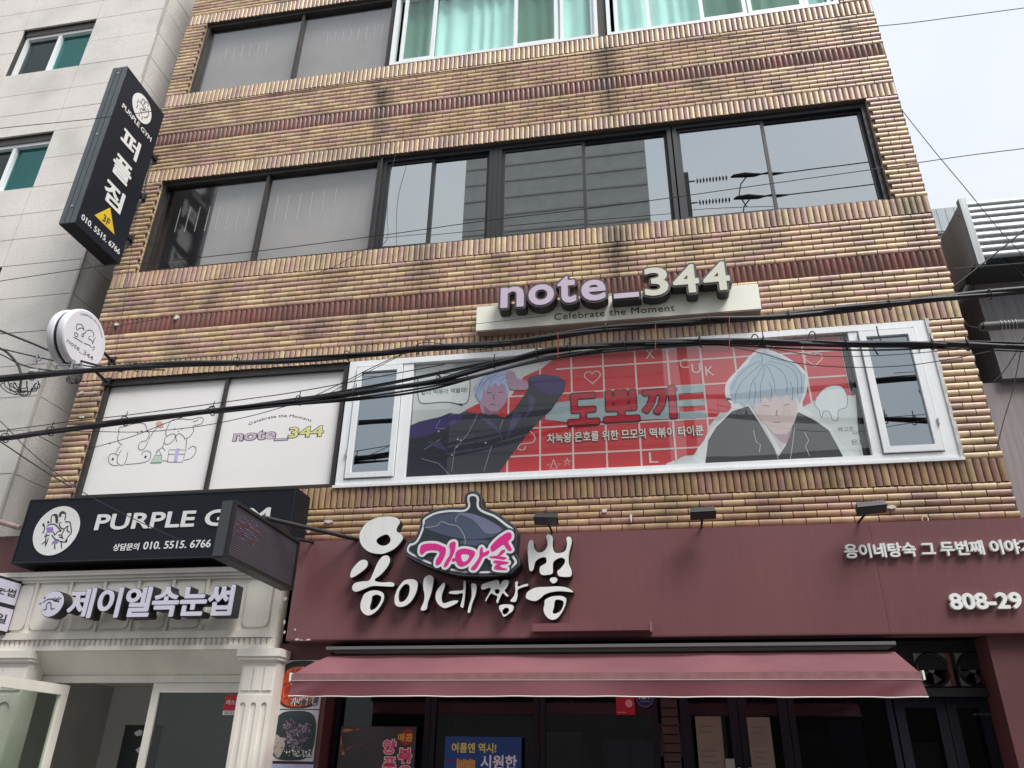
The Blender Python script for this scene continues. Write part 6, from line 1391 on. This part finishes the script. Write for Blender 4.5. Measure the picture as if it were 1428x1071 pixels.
TH = [
 ([(-8.264, -1.3, 8.657), (-7.649, -1.3, 8.668), (-6.276, -1.3, 8.614), (-5.188, -1.3, 8.61), (-3.554, -1.3, 8.619), (-2.01, -1.3, 8.616), (-0.207, -1.3, 8.593), (1.283, -1.3, 8.554), (2.652, -1.3, 8.428), (3.338, -1.3, 8.414), (3.982, -1.3, 8.414), (4.443, -1.3, 8.41)], .0045, 'thin wire crossing the facade high up and running off into the sky'),
 ([(-7.622, -0.9, 6.566), (-7.254, -0.9, 6.609), (-5.782, -0.9, 6.687), (-5.487, -0.9, 6.659), (-4.035, -0.9, 6.673), (-2.556, -0.9, 6.722), (-1.489, -0.9, 6.773), (-0.108, -0.9, 6.805), (1.423, -0.9, 6.878), (2.489, -0.9, 6.93), (3.201, -0.9, 6.972), (3.762, -0.9, 6.988), (4.212, -0.9, 7.001)], .0045, 'thin wire crossing in front of the third floor windows'),
 ([(-8.162, -0.4, 6.262), (-7.547, -0.4, 6.219), (-6.812, -0.4, 6.204), (-6.194, -0.4, 6.169), (-5.729, -0.4, 6.206), (-5.235, -0.4, 6.249)], .0035, 'thin grey wire from the round sign to a white wall clip'),
 ([(3.1, -0.2, 8.361), (3.302, -0.2, 7.72), (3.5, -0.2, 7.142), (3.675, -0.2, 6.614), (3.827, -0.2, 6.224), (4.088, -0.2, 5.518)], .0045, 'thin wire slanting down across the sky at right'),
 ([(4.408, -0.5, 6.869), (3.741, -0.5, 6.329), (3.367, -0.5, 6.042), (2.963, -0.5, 5.74)], .008, 'black wire slanting up right from the brick edge'),
 ([(-7.802, -0.6, 6.323), (-7.34, -0.6, 6.123), (-6.893, -0.6, 5.931), (-6.441, -0.6, 5.734), (-5.958, -0.6, 5.567), (-5.572, -0.6, 5.448)], .013, 'thick cable dropping from the left edge behind the round sign'),
 ([(-7.558, -0.7, 5.92), (-7.141, -0.7, 5.81), (-6.65, -0.7, 5.668), (-6.164, -0.7, 5.539), (-5.586, -0.7, 5.432), (-4.973, -0.7, 5.368)], .008, 'cable sloping down from the left edge to the upper bundle'),
 ([(-7.551, -0.7, 5.901), (-7.113, -0.7, 5.733), (-6.868, -0.7, 5.612), (-6.627, -0.7, 5.521), (-6.255, -0.7, 5.448), (-5.928, -0.7, 5.414)], .008, 'lower cable sloping down from the left edge to the upper bundle'),
 ([(-7.355, -0.7, 5.884), (-7.141, -0.7, 5.81), (-7.012, -0.7, 5.737), (-6.864, -0.7, 5.612), (-6.776, -0.7, 5.505), (-6.722, -0.7, 5.394), (-6.694, -0.7, 5.242)], .014, 'thick short cable curving down at the left edge'),
 ([(-6.994, -0.8, 4.681), (-6.662, -0.8, 4.719), (-6.161, -0.8, 4.754), (-5.869, -0.8, 4.777), (-5.342, -0.8, 4.801), (-4.783, -0.8, 4.838), (-4.313, -0.8, 4.872), (-3.927, -0.8, 4.902), (-3.463, -0.8, 4.938), (-2.861, -0.8, 5.01), (-2.436, -0.8, 5.067), (-1.858, -0.8, 5.142)], .005, 'thin suspension wire just above the lower bundle'),
 ([(-7.082, -0.75, 5.027), (-6.757, -0.75, 4.862), (-6.332, -0.75, 4.534), (-5.916, -0.75, 4.253), (-5.647, -0.75, 4.091), (-5.404, -0.75, 3.957), (-4.887, -0.75, 3.719), (-4.32, -0.75, 3.484)], .0045, 'thin wire falling across the black shop board'),
 ([(-6.985, -0.75, 4.768), (-6.653, -0.75, 4.61), (-6.287, -0.75, 4.404), (-5.926, -0.75, 4.207), (-5.652, -0.75, 4.065)], .007, 'thin black cable falling from the left edge toward the black board'),
 ([(-6.015, -0.75, 4.702), (-5.588, -0.75, 4.672), (-5.12, -0.75, 4.636), (-4.758, -0.75, 4.635), (-4.298, -0.75, 4.667), (-3.845, -0.75, 4.737), (-3.476, -0.75, 4.823)], .004, 'slack thin wire under the lower bundle over the first white pane'),
 ([(-5.614, -0.75, 4.479), (-5.489, -0.75, 4.498), (-5.108, -0.75, 4.592), (-4.755, -0.75, 4.722), (-4.263, -0.75, 4.875)], .004, 'thin wire rising across the drawing on the first white pane'),
 ([(-3.232, -0.8, 4.862), (-2.87, -0.8, 5.027), (-2.594, -0.8, 5.167), (-2.236, -0.8, 5.325), (-2.109, -0.8, 5.405), (-1.871, -0.8, 5.368), (-1.577, -0.8, 5.279), (-1.291, -0.8, 5.304)], .0045, 'thin wire looping up from the lower bundle to the upper one'),
 ([(-3.141, -0.82, 4.816), (-2.794, -0.82, 5.019), (-2.513, -0.82, 5.166), (-2.193, -0.82, 5.319)], .0035, 'thin twin wire climbing to the upper bundle'),
 ([(0.815, -0.7, 5.262), (1.126, -0.7, 5.158), (1.43, -0.7, 5.058), (1.731, -0.7, 4.996), (2.214, -0.7, 4.972), (2.809, -0.7, 4.982), (3.158, -0.7, 4.989)], .004, 'slack thin wire over the right half of the banner'),
 ([(-0.119, -0.7, 5.294), (0.353, -0.7, 5.27), (0.743, -0.7, 5.206), (1.117, -0.7, 5.083), (1.415, -0.7, 4.955), (1.834, -0.7, 4.878), (2.31, -0.7, 4.856), (2.73, -0.7, 4.895), (3.091, -0.7, 4.951)], .004, 'slackest thin wire sagging over the banner at right'),
 ([(-6.516, -0.06, 8.777), (-6.462, -0.06, 8.151), (-6.358, -0.06, 7.439), (-6.252, -0.06, 6.666), (-6.174, -0.06, 5.949)], .0035, 'thin vertical wire clipped down the left brick pier'),
 ([(-2.874, -0.08, 8.792), (-2.942, -0.08, 8.262), (-2.917, -0.08, 7.688), (-2.877, -0.08, 7.355), (-2.938, -0.08, 7.234)], .0035, 'thin wire hanging before the first black framed pane'),
 ([(-3.843, -0.06, 6.896), (-3.492, -0.06, 7.015), (-3.238, -0.06, 7.177), (-3.062, -0.06, 7.231), (-2.7, -0.06, 7.211)], .0035, 'thin pale wire under the dark filmed window'),
 ([(-3.912, -0.5, 5.799), (-2.759, -0.5, 5.762), (-1.663, -0.5, 5.761), (-0.908, -0.5, 5.796)], .003, 'thin dark wire along the bricks left of the cream board'),
 ([(2.804, -1, 5.629), (2.98, -1, 5.633), (3.372, -1, 5.628), (3.778, -1, 5.622)], .004, 'thin wire before the dark wall above the upper bundle'),
 ([(3.497, 0.1, 7.024), (3.666, 0.1, 6.717), (3.93, 0.1, 6.188), (4.161, 0.1, 5.779)], .004, 'faint thin wire down across the dark side wall'),
 ([(2.904, -0.7, 5.268), (2.931, -0.7, 5.206), (3.041, -0.7, 5.174)], .005, 'short looped wire into the splice tube'),
 ([(3.312, -0.75, 5.034), (3.169, -0.75, 4.833), (3.058, -0.75, 4.702), (2.971, -0.75, 4.626)], .004, 'thin dark line drawn for a cable shadow, dropping from the splice at the right'),  # cable shadow built as a thin dark strand
 ([(3.273, -0.75, 4.951), (3.092, -0.75, 4.529), (2.962, -0.75, 4.273), (2.846, -0.75, 4.024)], .004, 'thin dark line drawn for a cable shadow beside the brick corner at the right'),  # second cable shadow, likewise shaped as a strand
 ([(2.361, -0.1, 5.614), (2.364, -0.1, 5.49), (2.389, -0.1, 5.406)], .007, 'short black lead at the right window corner'),
]
for pts, r, l_ in TH: wire(pts, r, 'wire', l_, 'wire')
pale = mat('red_thread', (.5, .04, .04, 1), .6)
for k, (x, ya_, yb_) in enumerate(((914, 452, 490), (1017, 440, 490), (778, 462, 500))):
    pts = [SXV(x, ya_, -.85), 0, 0]; P = [(SXV(x, yy, -.85), -.85, SZV(x, yy, -.85)) for yy in (ya_, (ya_+yb_)/2, yb_)]
    wire(P, .0028, 'thread', ['red thread hanging under the word Moment', 'red thread hanging at the right end of the cream board', 'red thread hanging near the start of the small sign line'][k], 'thread', m=pale)
# loose coils
rg = random.Random(5)
def coil(cx, cy, w_, h_, Y, nl, label):
    o = empty('cable_coil', (SXV(cx, cy, Y), Y, SZV(cx, cy, Y)), label, 'cable coil')
    for k in range(nl):
        P = []; ww, hh, dx = w_*rg.uniform(.5, 1), h_*rg.uniform(.6, 1), rg.uniform(-.3, .3)*w_
        for i in range(11):
            a = math.pi*i/10; P.append((SXV(cx+dx+ww*math.cos(a), cy+hh*math.sin(a), Y), Y+rg.uniform(-.03, .03), SZV(cx+dx+ww*math.cos(a), cy+hh*math.sin(a), Y)))
        q = MB(); q.tube(smooth(P, 3, False), .0055, 5); q.build('loop', cab, o)
coil(28, 533, 24, 20, -.8, 6, 'loose loops of black cable hanging under the upper bundle at the left edge')
coil(100, 526, 12, 13, -.8, 3, 'smaller loops hanging under the upper bundle below the round sign')
# splice tube, clamps
q = MB(); xa, xb = 3.035, 3.594; zc = 5.192
sp = empty('cable_splice', (xa, -.7, zc), 'grey tubular cable splice closure before the dark wall at right', 'splice closure')
MB().cyl((xa, -.7, zc), (xb, -.7, zc+.0), .042, 14).build('tube', mat('splice_grey', (.10, .098, .10, 1), .5, .1), sp); MB().cyl((xa-.02, -.7, zc), (xa, -.7, zc), .034, 12).build('end_cap', M_['black'], sp)
q = MB()
for k in range(5): q.tube([(xa+.15+.03*k+.012*math.cos(a), -.7+.046*math.cos(a*1.0), zc+.046*math.sin(a)) for a in [2*math.pi*i/10 for i in range(11)]], .004, 4, False)
q.build('binding', M_['alu'], sp)
q = MB(); x, z = -6.594, 5.609; q.box(x-.05, x+.05, -.72, -.70, z-.008, z+.008); q.box(x-.008, x+.008, -.72, -.70, z-.05, z+.06); q.tube([(x-.04, -.71, z-.05), (x+.05, -.71, z+.02), (x, -.71, z+.08), (x-.04, -.71, z+.02)], .006, 5)
tag(q.build('cable_clamp', M_['alu']), 'small metal cable clamp on the wires at the left edge', 'clamp')
q = MB(); x, z = -6.091, 5.429; q.frame(x-.16, x+.16, z-.03, z+.05, -.79, -.77, .006); q.box(x+.04, x+.052, -.8, -.76, z-.05, z+.10)
tag(q.build('cable_clamp', M_['galv']), 'flat wire frame clamp below the round sign', 'clamp')
q = MB(); x, z = -6.537, 5.426
q.tube([(x-.05, -.75, z), (x-.03, -.75, z), (x+.04, -.75, z), (x+.06, -.75, z)], [.02, .045, .045, .02], 10); tag(q.build('junction_cap', mat('cap_grey', (.5, .5, .5, 1), .4)), 'pale grey dome cap sitting on the upper bundle at the left', 'cap')
for k, (px, py, l_) in enumerate(((1052, 474, 'black cable loop standing up from the lower bundle over the pale haired figure'), (1132, 470, 'black cable loop standing up from the lower bundle left of the right casement'))):
    P = [(SXV(px+dx, py+dy, -.82), -.82, SZV(px+dx, py+dy, -.82)) for dx, dy in ((-6, 6), (-4, -3), (0, -8), (5, -4), (6, 7))]
    wire(P, .006, 'cable_loop', l_, 'cable loop')

# ================================================================ street pole with dead-end insulators (mirrored in the third floor glass)
pg = empty('utility_pole', (1.086, -9.62, 0), 'concrete utility pole across the road with a long crossarm holding insulator strings', 'utility pole')
xp = 1.099; z1_, z2_ = 11.395, 10.886
stl = mat('pole_steel', (.12, .125, .13, 1), .5, .1)
MB().box(xp-.045, xp+.045, -9.6, -3.95, z1_+.10, z1_+.19).build('crossarm', stl, pg); MB().box(xp-.045, xp+.045, -4.045, -3.955, z2_-.62, z1_+.098).build('hanger_post', stl, pg)
MB().tube([(xp, -9.62, .1), (xp, -9.62, 12.6)], [.17, .11], 14).build('pole', mat('pole_concrete', (.35, .34, .32, 1), .9, .1), pg)
for z in (z1_, z2_, z2_-.55):
    sg = MB(); L = [(xp+.045, -4, z), (xp+.16, -4, z)]; sg.tube(L, .014, 6)
    for k in range(10): x = xp+.20+.058*k; sg.tube([(x-.016, -4, z), (x-.006, -4, z), (x+.006, -4, z), (x+.016, -4, z)], [.018, .055, .050, .018], 10)
    ins = sg.build('insulator', mat('insulator_grey', (.13, .13, .14, 1), .35), pg)
    x = xp+.80; MB().tube([(x, -4, z), (x+.06, -4, z+.02), (x+.25, -4, z+.02), (x+.42, -4, z-.005), (x+.55, -4, z), (x+.75, -4, z+.01), (x+.95, -4, z+.012)], [.016, .035, .052, .04, .015, .034, .014], 8).build('clamp', M_['black'], ins)
    MB().tube([(x+.30, -4, z), (x+.16, -4, z-.18), (x+.10, -4, z-.42), (x+.2, -4, z-.7)], .012, 5).build('jumper', M_['cable'], ins)
    MB().tube([(x+.9, -4, z+.012), (x+4, -4, z+.10), (x+9, -4, z+.5)], .011, 5).build('line_wire', M_['cable'], pg)
for obj in bpy.data.objects:
    if obj.type == 'MESH' and obj.data.users == 1 and not obj.data.materials: obj.data.materials.append(M_['black'])
